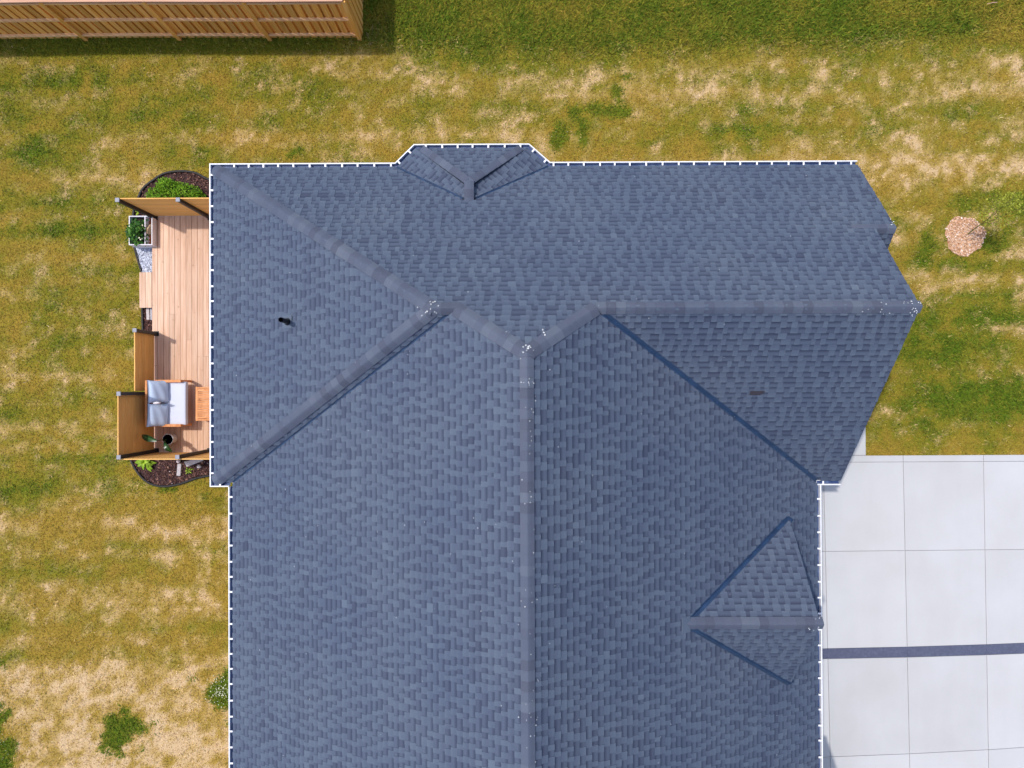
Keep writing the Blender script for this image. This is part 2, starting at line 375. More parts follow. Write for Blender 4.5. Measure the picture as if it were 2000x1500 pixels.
def side_plane(a, b, apex):
    d = Vector((b.x - a.x, b.y - a.y)).normalized(); n = Vector((-d.y, d.x)); q = Vector((apex.x - a.x, apex.y - a.y))
    if q.dot(n) < 0: n = -n
    return Plane(a, n, (apex.z - a.z) / abs(q.dot(n)))
pl_BW = side_plane(B0, B1, BI); pl_BE = side_plane(B3, B2, BI)

# plan polygons, convex pieces of each slope
bl, br = p2(B0), p2(B3); bi = p2(BI)
A_parts = [[(xW, yN), bl, (bl[0], yw), p2(P2)],
           [bl, bi, (bi[0], yw), (bl[0], yw)], [bi, br, (br[0], yw), (bi[0], yw)],
           [br, (xG, yN), (xG, yw), (br[0], yw)], [(xG, yN), (xG2, yN), (xG2, yn), (xG, yn)], [p2(P3), p2(P4), p2(P5)]]
A_parts[0] = [(xW, yN), bl, (bl[0], yw - 0.0), p2(P2)] if bl[0] > P2.x else [(xW, yN), bl, (bl[0], yN - (bl[0] - xW) * sW / sN)]
if bl[0] <= P2.x:                                        # west hip crosses the strip above the bay's left end
    yh = yN - (bl[0] - xW) * sW / sN
    A_parts[1] = [bl, bi, (bi[0], yw), p2(P2), (bl[0], yh)]
A_parts[1] = clip_valley(A_parts[1], bl, bi, (bl[0], yw), 0.025); A_parts[2] = clip_valley(A_parts[2], bi, br, (br[0], yw), 0.025)
VO = 0.05
VWp, VEp = (xMW, yS), (xME, yS)
W_parts = [[(xW, yN), (xW, yS), p2(P2)]]
SW_parts = [clip_valley([(xW, yS), VWp, p2(P3), p2(P2)], VWp, p2(P3), (xW, yS), 0.02)]
SE_parts = [clip_valley([p2(P5), p2(P6), (xG, yS), VEp], VEp, p2(P5), (xG, yS), VO)]
MW_parts = [clip_valley([VWp, p2(P3), p2(P4), (xr, YB), (xMW, YB)], VWp, p2(P3), (xr, YB), 0.03)]
dn, ds, di = (xd, yd + wd), (xd, yd - wd), (xdi, yd)
ME_all = clip_valley([p2(P4), p2(P5), VEp, (xME, YB), (xr, YB)], VEp, p2(P5), (xr, YB), VO)
def ysplit(poly, y0, y1): return clip(clip(poly, (0, y0), (0, 1)), (0, y1), (0, -1))
ME_mid = ysplit(ME_all, ds[1], dn[1])
ME_parts = [clip(ME_all, (0, dn[1]), (0, 1)), clip(ME_all, (0, ds[1]), (0, -1)), clip(ME_mid, (xd, 0), (1, 0)),
            clip_valley(ysplit(clip(ME_mid, (xd, 0), (-1, 0)), yd, dn[1]), di, dn, (xr, dn[1]), VO),
            clip_valley(ysplit(clip(ME_mid, (xd, 0), (-1, 0)), ds[1], yd), di, ds, (xr, ds[1]), VO)]
DN_parts = [clip_valley([di, dn, (xd, yd)], di, dn, (xd, yd), VO)]; DS_parts = [clip_valley([di, (xd, yd), ds], di, ds, (xd, yd), VO)]
N2_parts = [[(xG - 0.6, yn), (xG2, yn), (xG2, yn - 0.9), (xG - 0.6, yn - 0.9)]]
BN_parts = [[p2(B1), p2(B2), p2(BA)]]
BW_parts = [clip_valley([p2(B0), p2(B1), p2(BA), bi], p2(B0), bi, p2(B1), 0.025)]
BE_parts = [clip_valley([p2(B3), p2(B2), p2(BA), bi], p2(B3), bi, p2(B2), 0.025)]

house = empty('house', (0, 0, 0), 'single-storey house with blue-grey asphalt shingle hip roof, filling the middle of the view', 'house')
ROOFS = [(pl_A, A_parts), (pl_W, W_parts), (pl_S, SW_parts), (pl_S, SE_parts), (pl_MW, MW_parts), (pl_ME, ME_parts),
         (pl_DN, DN_parts), (pl_DS, DS_parts), (pl_EN, [EN]), (pl_ES, [ES]), (pl_N2, N2_parts), (pl_BN, BN_parts), (pl_BW, BW_parts), (pl_BE, BE_parts)]
rb = MB()
FULL = [(pl_A, [(xW, yN), (xG, yN), p2(P6), p2(P5), p2(P4), p2(P3), p2(P2)]), (pl_A, [(xG, yN), (xG2, yN), (xG2, yn), (xG, yn)]), (pl_W, W_parts[0]),
        (pl_S, [(xW, yS), VWp, p2(P3), p2(P2)]), (pl_S, [p2(P5), p2(P6), (xG, yS), VEp]),
        (pl_MW, [VWp, p2(P3), p2(P4), (xr, YB), (xMW, YB)]), (pl_ME, [p2(P4), p2(P5), VEp, (xME, YB), (xr, YB)]),
        (pl_DN, [di, dn, (xd, yd)]), (pl_DS, [di, (xd, yd), ds]), (pl_EN, EN), (pl_ES, ES), (pl_N2, N2_parts[0]), (pl_BN, BN_parts[0]),
        (pl_BW, [p2(B0), p2(B1), p2(BA), bi]), (pl_BE, [p2(B3), p2(B2), p2(BA), bi])]
for pl, poly in FULL:
    n = len(poly); top = [pl.pt(*pl.ab(q), h=-0.006) for q in poly]; bot = [v - Vector((0, 0, 0.10)) for v in top]
    rb.add(top + bot, [tuple(range(n)), tuple(range(n, 2 * n))[::-1]] + [(i, (i + 1) % n, n + (i + 1) % n, n + i) for i in range(n)])
roof = rb.build('roof', M['felt'], house)
roof['label'] = 'blue-grey laminated asphalt shingle roof with hips, ridges and dark valleys'

# ------------------------------------------------------------------ shingles
EXPO = 0.127
pieces = []                                              # (projected area, verts, faces, colours)
def add_piece(pl, poly_ab, b0, thin, tn):
    if len(poly_ab) < 3 or abs(area2(poly_ab)) < 4e-4: return
    if area2(poly_ab) < 0: poly_ab = poly_ab[::-1]
    hb, ht = (0.011, 0.002) if thin else (0.021, 0.004)
    n = len(poly_ab); top = []; bot = []; cs = []
    for a, b in poly_ab:
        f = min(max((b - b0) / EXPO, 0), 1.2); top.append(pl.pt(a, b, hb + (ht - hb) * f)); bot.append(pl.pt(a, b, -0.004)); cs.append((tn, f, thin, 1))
    px = [to_px(v) for v in top]
    pieces.append((abs(area2(px)), top + bot, [tuple(range(n))] + [(i, n + i, n + (i + 1) % n, (i + 1) % n) for i in range(n)], cs + cs))
for pl, parts in ROOFS:
    for_ab = [[pl.ab(q) for q in poly] for poly in parts if len(poly) > 2]
    amin = min(q[0] for p in for_ab for q in p); amax = max(q[0] for p in for_ab for q in p); bmax = max(q[1] for p in for_ab for q in p)
    for i in range(int(bmax / EXPO) + 1):
        b0 = i * EXPO; a = amin - random.random() * 0.3; thin = random.random() < 0.5; b1 = b0 + EXPO * 1.06
        cands = [p for p in for_ab if min(q[1] for q in p) < b1 and max(q[1] for q in p) > b0]
        if not cands: continue
        lo = min(q[0] for p in cands for q in p); hi = max(q[0] for p in cands for q in p)
        strip = random.random()
        nxt = a
        while a < amax:
            if a >= nxt: strip = random.gauss(0.5, 0.2); nxt = a + 1.0       # each strip comes from one place in the bundle
            w = random.choice((0.085, 0.10, 0.125, 0.15)) * random.uniform(0.88, 1.12) if not thin else random.choice((0.08, 0.11, 0.15, 0.22)) * random.uniform(0.85, 1.15)
            if a + w > lo and a < hi:
                tn = min(max(strip * 0.34 + random.gauss(0.36 if not thin else 0.20, 0.08), 0), 1)
                for P in cands:
                    if min(q[0] for q in P) > a + w or max(q[0] for q in P) < a: continue
                    q = P
                    for pp, nn in (((a, 0), (1, 0)), ((a + w, 0), (-1, 0)), ((0, b0), (0, 1)), ((0, b1), (0, -1))):
                        q = clip(q, pp, nn)
                        if len(q) < 3: break
                    add_piece(pl, q, b0, 1 if thin else 0, tn)
            a += w; thin = not thin
pieces.sort(key=lambda t: -t[0])
def in_frame(p):
    x, y = to_px(p[1][0]); return 0 < x < 2000 and 0 < y < 1500
single = [p for p in pieces if in_frame(p)][:300]; sid = set(id(p) for p in single)
field = MB()
for p in pieces:
    mb = field if id(p) not in sid else MB()
    n = len(mb.v); mb.v += [tuple(v) for v in p[1]]; mb.f += [tuple(i + n for i in f) for f in p[2]]; mb.c += p[3]
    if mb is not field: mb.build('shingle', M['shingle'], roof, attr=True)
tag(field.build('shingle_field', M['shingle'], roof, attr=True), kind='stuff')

# ------------------------------------------------------------------ ridge and hip caps
def caps(p0, p1, plA, plB, half=0.145, step=0.168, start=0.0, lift=0.016):
    """bent cap shingles from p0 (low) to p1 (high), bent over the two slopes"""
    p0 = Vector(p0); p1 = Vector(p1); L = (p1 - p0).length; d = (p1 - p0) / L
    side = Vector((-d.y, d.x, 0)).normalized()
    def wing(pl):
        s_ = side if (pl.n.x * side.x + pl.n.y * side.y) > 0 else -side
        v = s_ - pl.n * s_.dot(pl.n); v = v - d * v.dot(d); return v.normalized()
    wa, wb = wing(plA), wing(plB)
    if wa.dot(wb) > 0.98: return
    up = (plA.n + plB.n).normalized()
    prof = []
    for t in (-1, -0.45, -0.16, 0, 0.16, 0.45, 1):
        v = (wa if t < 0 else wb) * (abs(t) * half); r_ = max(0, 1 - abs(t) / 0.45)
        prof.append(v + up * (lift + 0.004 - 0.010 * r_ * r_))
    a = start
    while a < L - 0.02:
        b = min(a + step * 1.2, L); tn = min(max(random.gauss(0.45, 0.36), 0), 1); mb = MB(); vs_ = []; cs = []
        for q, lf in ((a, 0.014), (b, 0.0)):
            for v in prof: vs_.append(p0 + d * q + v + up * lf); cs.append((tn, 0, 0, 1))
        n = len(prof); vs_ += [v - up * 0.012 for v in vs_[:n]]; cs += [(tn, 0, 0, 1)] * n
        fs = [(i, i + 1, n + i + 1, n + i) for i in range(n - 1)] + [(2 * n + i, 2 * n + i + 1, i + 1, i) for i in range(n - 1)]
        k0 = len(vs_); vs_ += [vs_[n] - up * 0.014, vs_[2 * n - 1] - up * 0.014]; cs += [(tn, 0, 0, 1)] * 2
        fs += [(0, n, k0, 2 * n), (n - 1, 3 * n - 1, k0 + 1, 2 * n - 1)]
        mb.v = vs_; mb.f = fs; mb.c = cs
        mb.build('ridge_cap', M['cap_shingle'], roof, attr=True, smooth=False)
        a += step
UPZ = Vector((0, 0, 0))
caps((xW, yN, ZE), P2, pl_W, pl_A); caps((xW, yS, ZE), P2, pl_W, pl_S)
caps(P2 - Vector((0.05, 0, 0)), P3 + Vector((0.08, 0, 0)), pl_A, pl_S, lift=0.026)
caps(P3, P4, pl_A, pl_MW); caps(P5, P4, pl_A, pl_ME)
caps(P6 + Vector((0.03, 0, 0)), P5, pl_A, pl_S); caps((xr, YB, zr), P4 - Vector((0, 0.0, 0)), pl_MW, pl_ME, half=0.135)
caps((xd + 0.06, yd, zd), (xdi, yd, zd), pl_DN, pl_DS, half=0.15, lift=0.02)
caps((xd2 + .05, yd2, zd2), (xdi2, yd2, zd2), pl_EN, pl_ES, half=0.15, lift=0.02)
caps((xG2, yn, zn), (xG - 0.45, yn, zn), pl_A, pl_N2, half=0.13)
caps(B1, BA, pl_BN, pl_BW, half=0.15, start=0.14, lift=0.012); caps(B2, BA, pl_BN, pl_BE, half=0.15, start=0.14, lift=0.012); caps(BA + Vector((0, 0.1, 0)), BI - Vector((0, 0.02, 0)), pl_BW, pl_BE, half=0.10, lift=0.024)

# flat closing shingle where the small gable's ridge dies into the east slope
a0, b0 = pl_ME.ab((xdi, yd)); mb = MB()
mb.add([pl_ME.pt(a0 + i * .15, b0 + j, .026) for i, j in ((-1, -.10), (1, -.10), (1, .10), (-1, .10))] + [pl_ME.pt(a0 + i * .15, b0 + j, 0) for i, j in ((-1, -.10), (1, -.10), (1, .10), (-1, .10))],
       [(0, 1, 2, 3), (0, 4, 5, 1), (1, 5, 6, 2), (2, 6, 7, 3), (3, 7, 4, 0)], (0.6, 0, 0, 1)); mb.build('ridge_cap', M['shingle'], roof, attr=True)
# ------------------------------------------------------------------ valleys
def valley(a, b, plA, plB, w=0.12, lift=0.002, top=0.17):
    a = Vector(a); b = Vector(b); d = (b - a).normalized(); b = b - d * top; mb = MB(); vs_ = []
    for p in (a, b):
        for pl in (plA, plB):
            side = pl.n.cross(d).normalized(); other = plB if pl is plA else plA
            q = p + side * w
            if pl.z(q.x, q.y) < other.z(q.x, q.y): side = -side; q = p + side * w
            vs_.append(q + pl.n * lift)
        vs_.append(p + Vector((0, 0, lift)))
    mb.add(vs_, [(0, 2, 5, 3), (2, 1, 4, 5)]); return mb.build('valley_flashing', M['valley'], roof)
valley((xMW, yS, ZE), P3, pl_MW, pl_S); valley((xME, yS, ZE), P5, pl_ME, pl_S)
valley((xd, yd + wd, zdb), (xdi, yd, zd), pl_ME, pl_DN); valley((xd, yd - wd, zdb), (xdi, yd, zd), pl_ME, pl_DS)
valley(B0, BI, pl_A, pl_BW, 0.08); valley(B3, BI, pl_A, pl_BE, 0.08)

# ------------------------------------------------------------------ gutters with hanger straps
def gutter(pts, first=0.16, skip_start=0.0):
    """outer lip runs parallel to the shingle edge pts (counter-clockwise as seen, outside on the right)"""
    pts = [Vector(p) for p in pts]; G = 0.105; n = len(pts); norm = []
    for i in range(n - 1):
        d = (pts[i + 1] - pts[i]).normalized(); norm.append(Vector((d.y, -d.x, 0)))
    def off(i, o):
        if i == 0: return pts[0] + norm[0] * o
        if i == n - 1: return pts[-1] + norm[-1] * o
        m_ = (norm[i - 1] + norm[i]).normalized(); return pts[i] + m_ * (o / m_.dot(norm[i]))
    prof = [(0.012, -0.10), (0.085, -0.10), (0.090, -0.02), (G, -0.02), (G, 0.0), (0.083, 0.0), (0.081, -0.088), (0.020, -0.088), (0.014, -0.02)]
    lip = MB(); tr = MB()
    for k_, (mb, idx) in enumerate(((lip, (0, 1, 2, 3, 4, 5, 6)), (tr, (6, 7, 8)))):
        vs_ = []; m_ = len(idx)
        for i in range(n):
            for j in idx: vs_.append(off(i, prof[j][0]) + Vector((0, 0, prof[j][1] - 0.012)))
        fs = [(i * m_ + j, i * m_ + j + 1, (i + 1) * m_ + j + 1, (i + 1) * m_ + j) for i in range(n - 1) for j in range(m_ - 1)]
        if mb is lip: fs += [tuple(range(m_)), tuple((n - 1) * m_ + j for j in range(m_))[::-1]]
        mb.add(vs_, fs)
    g = lip.build('gutter', M['gutter'], house); tr.build('trough', M['trough'], g)
    for i in range(n - 1):
        L = (pts[i + 1] - pts[i]).length; d = (pts[i + 1] - pts[i]) / L; a = first + random.uniform(-.03, .03)
        while a < L - 0.08:
            p = pts[i] + d * a; mb = MB(); z = Vector((0, 0, -0.006))
            mb.bar(p + norm[i] * (-0.012) + z, p + norm[i] * (G - 0.02) + z, 0.036, 0.006); mb.build('hanger_strap', M['gutter'], g)
            a += 0.335 * random.uniform(0.93, 1.07)
    return g
e = 0.0
gutter([(xG2, yN, ZE), (B3.x, yN, ZE), B2, B1, (B0.x, yN, ZE), (xW, yN, ZE), (xW, yS, ZE), (xMW - 0.10, yS, ZE)], first=0.14)
gutter([(xMW, yS - 0.105, ZE), (xMW, YB, ZE)], first=0.2)
gutter([(xME, YB, ZE), (xME, yS - 0.11, ZE)], first=0.1)
gutter([(xME + 0.02, yS, ZE), (xG, yS, ZE)], first=0.14)

# ------------------------------------------------------------------ walls, trim, doors (under the eaves)
OV = 0.42
wb_ = MB()
zt = ZE - 0.16
wb_.box(xW + OV, xG - OV, yS + OV, yN - OV, 0, zt); wb_.box(xMW + OV, xME - OV, YB + OV, yS + OV - 0.004, 0, zt - 0.004)
wb_.prism([(B0.x + 0.2, yN - OV - 0.01), (B1.x + 0.16, B1.y - OV), (B2.x - 0.16, B2.y - OV), (B3.x - 0.2, yN - OV - 0.01)][::-1], 0, zt - 0.008)
xg = xG - OV - 0.02                                       # gable triangle, east
wb_.add([(xg, yS + 0.5, zt), (xg, yN - 0.5, zt), (xg, yw, zw - 0.5), (xg - .1, yS + 0.5, zt), (xg - .1, yN - 0.5, zt), (xg - .1, yw, zw - 0.5)], [(0, 1, 2), (5, 4, 3), (0, 2, 5, 3), (1, 4, 5, 2)])
xq = xd - 0.28
wb_.add([(xq, yd - wd + .25, zdb), (xq, yd + wd - .25, zdb), (xq, yd, zd - 0.25), (xq - .1, yd - wd + .25, zdb), (xq - .1, yd + wd - .25, zdb), (xq - .1, yd, zd - 0.25)], [(0, 1, 2), (5, 4, 3), (0, 2, 5, 3), (1, 4, 5, 2)])
wall = wb_.build('wall', M['siding'], house)
sf = MB()
sf.box(xW + 0.03, xG - 0.03, yS + 0.03, yN - 0.03, ZE - 0.155, ZE - 0.14); sf.box(xMW + 0.03, xME - 0.03, YB, yS + 0.02, ZE - 0.159, ZE - 0.144)
sf.build('soffit', M['gutter'], house)
fa = MB()
for a, b in (((xW, yN), (xG2, yN)), ((xW, yS), (xW, yN)), ((xW, yS), (xMW, yS)), ((xMW, YB), (xMW, yS)), ((xME, YB), (xME, yS)), ((xME, yS), (xG, yS))):
    fa.bar((a[0], a[1], ZE - 0.09), (b[0], b[1], ZE - 0.09), 0.02, 0.14)
for x_, a_, b_ in ((xG, (yS, ZE), (yw, zw)), (xG, (yw, zw), (yn, zn)), (xG2, (yn, zn), (yN, ZE))): fa.bar((x_ - .05, a_[0], a_[1] - .2), (x_ - .05, b_[0], b_[1] - .2), 0.025, 0.13)
for s_ in (1, -1): fa.bar((xd - .05, yd + s_ * (wd - .15), zdb), (xd - .05, yd, zd - .18), 0.025, 0.13)
fa.build('fascia', M['gutter'], house)
def opening(name, x, y, w, z0, z1, nx, ny):
    """window or glazed door on a wall facing (nx, ny)"""
    t = Vector((-ny, nx, 0)); n = Vector((nx, ny, 0)); c = Vector((x, y, 0)) + n * 0.012; mb = MB(); f = 0.07
    for s_ in (-1, 1): mb.bar(c + t * (s_ * w / 2) + Vector((0, 0, z0)), c + t * (s_ * w / 2) + Vector((0, 0, z1)), f, 0.06, up=n)
    for z_ in (z0, z1): mb.bar(c - t * (w / 2 - f / 2) + Vector((0, 0, z_)), c + t * (w / 2 - f / 2) + Vector((0, 0, z_)), f, 0.064, up=n)
    o = mb.build(name, M['gutter'], house)
    g = MB(); g.bar(c - t * (w / 2 - f / 2) + Vector((0, 0, (z0 + z1) / 2)), c + t * (w / 2 - f / 2) + Vector((0, 0, (z0 + z1) / 2)), 0.02, z1 - z0 - f); g.build('pane', M['glass'], o)
opening('patio_door', xW + OV, 0.6, 1.8, 0.3, 2.3, -1, 0)
for x_ in (-4.5, 3.0, 5.0): opening('window', x_, yN - OV, 1.2, 0.95, 2.2, 0, 1)
gd = MB(); gd.box(xME - OV, xME - OV + 0.05, -7.6, -2.6, 0.02, 2.2); gd.build('garage_door', M['gutter'], house)

# vent pipe on the west slope
vb = gp(561, 628, ZE + 1.5); zz = pl_W.z(vb.x, vb.y); vb = gp(561, 628, zz); vb.z = pl_W.z(vb.x, vb.y)
mb = MB(); mb.tube([vb - Vector((0, 0, .05)), vb + Vector((0, 0, 0.44))], [0.047, 0.047], 16, cap=False); mb.tube([vb + Vector((0, 0, 0.44)), vb + Vector((0, 0, 0.30))], [0.040, 0.040], 16, cap=False)
mb.add([vb + Vector((math.cos(a) * .04, math.sin(a) * .04, .30)) for a in np.linspace(0, 2 * math.pi, 16, endpoint=False)], [tuple(range(16))])
vp = mb.build('vent_pipe', M['pvc'], house, smooth=False)
a0, b0 = pl_W.ab(vb); fl = MB()
fl.add([pl_W.pt(a0 - .13, b0 - .14, .024), pl_W.pt(a0 + .13, b0 - .14, .024), pl_W.pt(a0 + .13, b0 + .12, .018), pl_W.pt(a0 - .13, b0 + .12, .018)], [(0, 1, 2, 3)], (0.62, 0, 0, 1))
fl.build('flashing', M['shingle'], vp, attr=True)
cl = MB(); cl.tube([vb + Vector((0, 0, -.02)), vb + Vector((0, 0, 0.10))], [0.085, 0.055], 16); cl.build('collar', M['pvc'], vp)
# dark replacement tab on the south slope
qx, qy = gp(1463, 770, 4.4).x, gp(1463, 770, 4.4).y
for _ in range(6): zq = pl_S.z(qx, qy); g_ = gp(1463, 770, zq); qx, qy = g_.x, g_.y
a0, b0 = pl_S.ab((qx, qy)); mb = MB()
mb.add([pl_S.pt(a0, b0, .024), pl_S.pt(a0 + .20, b0 + .0, .024), pl_S.pt(a0 + .27, b0 + .05, .023), pl_S.pt(a0 + .27, b0 + .1, .022), pl_S.pt(a0, b0 + .1, .022)], [(0, 1, 2, 3, 4)])
ap = mb.build('torn_tab', mat('torn_asphalt', speckle((.03, .025, .035), (.045, .038, .05), (.06, .05, .065), 80), rough=.9), roof); ap['label'] = 'small dark torn patch on the south-facing slope'

# bird droppings: tiny flecks on the shingles
drop = MB()
def surf(px, py):
    """point of the roof seen at a photo pixel"""
    best = None
    for pl, poly in FULL:
        g_ = gp(px, py, ZE + 1.5)
        for _ in range(25): g_ = gp(px, py, pl.z(g_.x, g_.y))
        pp = poly; ok = True; s0 = 0
        x_, y_ = g_.x, g_.y; ins = False; j = len(pp) - 1
        for i in range(len(pp)):
            if (pp[i][1] > y_) != (pp[j][1] > y_) and x_ < (pp[j][0] - pp[i][0]) * (y_ - pp[i][1]) / (pp[j][1] - pp[i][1]) + pp[i][0]: ins = not ins
            j = i
        if ins and (best is None or g_.z > best[0].z): best = (g_.copy(), pl)
    return best
def fleck(px, py, r, lift=0.03, ell=1.0):
    sfc = surf(px, py)
    if not sfc: return
    p, pl = sfc; n_ = 7; ang = random.random() * 6; vs_ = []
    a0, b0 = pl.ab(p)
    for i in range(n_):
        t = 2 * math.pi * i / n_; rr = r * random.uniform(.6, 1.2); u_, v_ = rr * math.cos(t) * ell, rr * math.sin(t)
        vs_.append(pl.pt(a0 + u_ * math.cos(ang) - v_ * math.sin(ang), b0 + u_ * math.sin(ang) + v_ * math.cos(ang), lift))
    drop.add(vs_, [tuple(range(n_))])
for i in range(15): fleck(random.gauss(1030, 5), random.gauss(687, 7), random.uniform(.005, .013), .045, random.uniform(1, 2))
for i in range(12): fleck(random.gauss(1031, 6), random.gauss(745, 5), random.uniform(.004, .009), .045)
for i in range(42): fleck(random.gauss(1037, 6), random.uniform(770, 1490), random.uniform(.004, .010), .045)
for i in range(14): fleck(random.gauss(1790, 7), random.gauss(602, 5), random.uniform(.005, .012), .045, random.uniform(1, 2.2))
for i in range(16): fleck(random.uniform(1660, 1790), random.gauss(601, 6), random.uniform(.006, .012), .055)
for i in range(12): fleck(random.gauss(845, 12), random.gauss(600, 6), random.uniform(.006, .014), .055)
for i in range(5): fleck(1740 + random.uniform(-6, 5), random.uniform(430, 443), random.uniform(.006, .015), .045)
for i in range(7): fleck(random.uniform(1575, 1602), random.uniform(1208, 1228), random.uniform(.006, .016), .05)
for i in range(3): fleck(1060 + i * 2, 648 + i * 5, 0.011, .045, 2.2)
for i in range(110):
    fleck(random.uniform(430, 1600), random.uniform(330, 1490), random.uniform(.003, .008), .03)
tag(drop.build('bird_droppings', M['dropping'], roof), kind='stuff')

# ================================================================== GROUND
def sstep(t): t = np.clip(t, 0, 1); return t * t * (3 - 2 * t)
def gz(x, y): return -0.12 * sstep((-7.6 - np.asarray(x)) / 5.0) * sstep((np.asarray(y) - 5.5) / 3.0)
def vnoise(x, y, cell, seed):
    r_ = np.random.default_rng(seed); G_ = r_.random((256, 256)); u = x / cell; v = y / cell
    i = np.floor(u).astype(int); j = np.floor(v).astype(int); fu = u - i; fv = v - j; fu = fu * fu * (3 - 2 * fu); fv = fv * fv * (3 - 2 * fv)
    g_ = lambda a, b: G_[a % 256, b % 256]
    return (g_(i, j) * (1 - fu) + g_(i + 1, j) * fu) * (1 - fv) + (g_(i, j + 1) * (1 - fu) + g_(i + 1, j + 1) * fu) * fv
def fbm(x, y, cell, seed, octs=4, gain=0.55):
    s_ = 0; a = 1; t = 0
    for o in range(octs): s_ = s_ + a * vnoise(x + 13.7 * o, y - 7.1 * o, cell / 2 ** o, seed + o); t += a; a *= gain
    return s_ / t
def blob(u, v, cx, cy, rx, ry): return np.exp(-(((u - cx) / rx) ** 2 + ((v - cy) / ry) ** 2))
GREEN_PATCH = [(237, 1412, 30, 30), (240, 1385, 10, 12), (0, 1440, 30, 70), (430, 1350, 30, 34), (1092, 268, 16, 26), (1140, 270, 7, 26), (1125, 215, 12, 9), (1180, 213, 30, 9), (1215, 225, 20, 9), (1205, 178, 14, 10), (1225, 150, 14, 9),
               (1885, 400, 13, 13), (1812, 472, 18, 22), (1930, 480, 26, 20), (565, 300, 16, 12), (1870, 800, 50, 22), (1950, 790, 60, 26), (1740, 700, 40, 20), (1830, 690, 60, 14), (330, 952, 40, 12)]
FAINT_PATCH = [(60, 940, 60, 30), (200, 130, 60, 40), (60, 290, 60, 60), (1900, 500, 60, 26), (160, 470, 60, 30), (100, 620, 50, 40), (480, 150, 90, 24), (1850, 660, 120, 30), (1920, 600, 90, 30)]
def fields(x, y):
    """greenness and straw cover of the lawn at ground points"""
    u = 1006 + 78 * x; v = 757 - 78 * y
    n1 = fbm(x, y, 2.6, 1, 5); n2 = fbm(x, y, 0.85, 21, 4, 0.7); n3 = fbm(x, y * 1.7, 1.0, 41, 5, 0.72); n4 = fbm(x, y, 0.30, 61, 3); n5 = fbm(x * 0.25, y * 1.6, 0.8, 81, 3); n6 = fbm(x, y, 0.11, 91, 2); n7 = fbm(x * 0.12, y * 2.4, 0.8, 101, 3)
    top = sstep((122 - v + 50 * (n1 - .5) + 14 * np.sin(u / 160.0)) / 60) * sstep((u - 560) / 240)
    right = sstep((u - 1640) / 120); low = sstep((v - 560) / 120)
    g = 0.36 + 0.55 * (n1 - .5) + 1.0 * (n2 - .5) + 1.0 * (n4 - .5) + 0.6 * (n6 - .5) + 0.7 * (n7 - .5)
    g = g + 0.05 + 0.26 * right * low + 0.08 * right - 0.30 * sstep((v - 930) / 200) * (1 - right) + 0.08 * sstep((140 - u) / 160) * sstep((900 - v) / 200)
    g = g - 0.25 * right * sstep((v - 820) / 60)
    st = 0.7 * (n3 - .53) + 1.7 * (n4 - .5) * (0.4 + n3) + 0.5 * (n5 - .5) + 1.3 * (n6 - .5) - 0.75 * (n7 - .5)
    st = st + 0.06 + 0.16 * sstep((v - 960) / 240) + 0.52 * sstep((v - 1270 - 20 * (n1 - .5)) / 40) * (1 - right) - 0.18 * right * low
    st = st + 0.36 * sstep((u - 940) / 160) * np.exp(-((v - 162) / 42) ** 2) + 0.25 * np.exp(-((v - 268) / 30) ** 2) * sstep((u - 380) / 60) * sstep((1120 - u) / 80)
    st = st + 0.28 * blob(u, v, 175, 960, 60, 30) + 0.25 * right * sstep((v - 180) / 60) * sstep((420 - v) / 80)
    st = st - 0.35 * np.exp(-((v - 1255 - 0.01 * u) / 22) ** 2) * (1 - right)
    g = g * (1 - 0.55 * sstep((v - 1290) / 30) * (1 - right))
    wob = 1 + 0.9 * (n4 - .5) + 0.9 * (n2 - .5)
    pg = 0
    for cx, cy, rx, ry in GREEN_PATCH: pg = np.maximum(pg, sstep((blob(u, v, cx, cy, rx * 1.0, ry * 1.0) + 1.5 * (n4 - .5) + 1.3 * (n2 - .5) - 0.34) / 0.2) * (blob(u, v, cx, cy, rx * 2, ry * 2) > .3))
    for cx, cy, rx, ry in FAINT_PATCH: g = g + 0.20 * blob(u, v, cx, cy, rx * 1.2, ry * 1.2); st = st - 0.2 * blob(u, v, cx, cy, rx * 1.2, ry * 1.2)
    strong = np.where(v > 1300, 0.95, 0.82)
    g = np.maximum(g, pg * strong); st = st * (1 - pg) - 0.2 * pg
    g = g * (1 - top) + top * (0.66 + 0.8 * (n2 - .5) + .7 * (n1 - .5) + .5 * (n4 - .5)); st = st * (1 - top)
    fs = sstep((700 - u) / 60) * sstep((120 - v) / 30); g = np.maximum(g, 0.75 * fs); st = st * (1 - 0.8 * fs)
    return np.clip(g, 0, 1), np.clip(st, 0, 1), top

ax = np.concatenate([-np.geomspace(150, 18.5, 14), np.arange(-18, 18.01, 0.12), np.geomspace(18.5, 150, 14)])
ay = np.concatenate([-np.geomspace(150, 14.5, 14), np.arange(-14.04, 14.05, 0.12), np.geomspace(14.5, 150, 14)])
XX, YY = np.meshgrid(ax, ay); nx, ny = len(ax), len(ay)
me = bpy.data.meshes.new('lawn'); ZZ = gz(XX, YY)
idx = np.arange(nx * ny).reshape(ny, nx)
quads = np.stack([idx[:-1, :-1], idx[:-1, 1:], idx[1:, 1:], idx[1:, :-1]], -1).reshape(-1, 4)
def np_mesh(me, verts, faces):
    nv, nf, k_ = len(verts), len(faces), faces.shape[1]
    me.vertices.add(nv); me.vertices.foreach_set('co', verts.astype('f').ravel())
    me.loops.add(nf * k_); me.loops.foreach_set('vertex_index', faces.astype('i').ravel())
    me.polygons.add(nf); me.polygons.foreach_set('loop_start', np.arange(0, nf * k_, k_, dtype='i')); me.polygons.foreach_set('loop_total', np.full(nf, k_, 'i'))
    me.update(calc_edges=True)
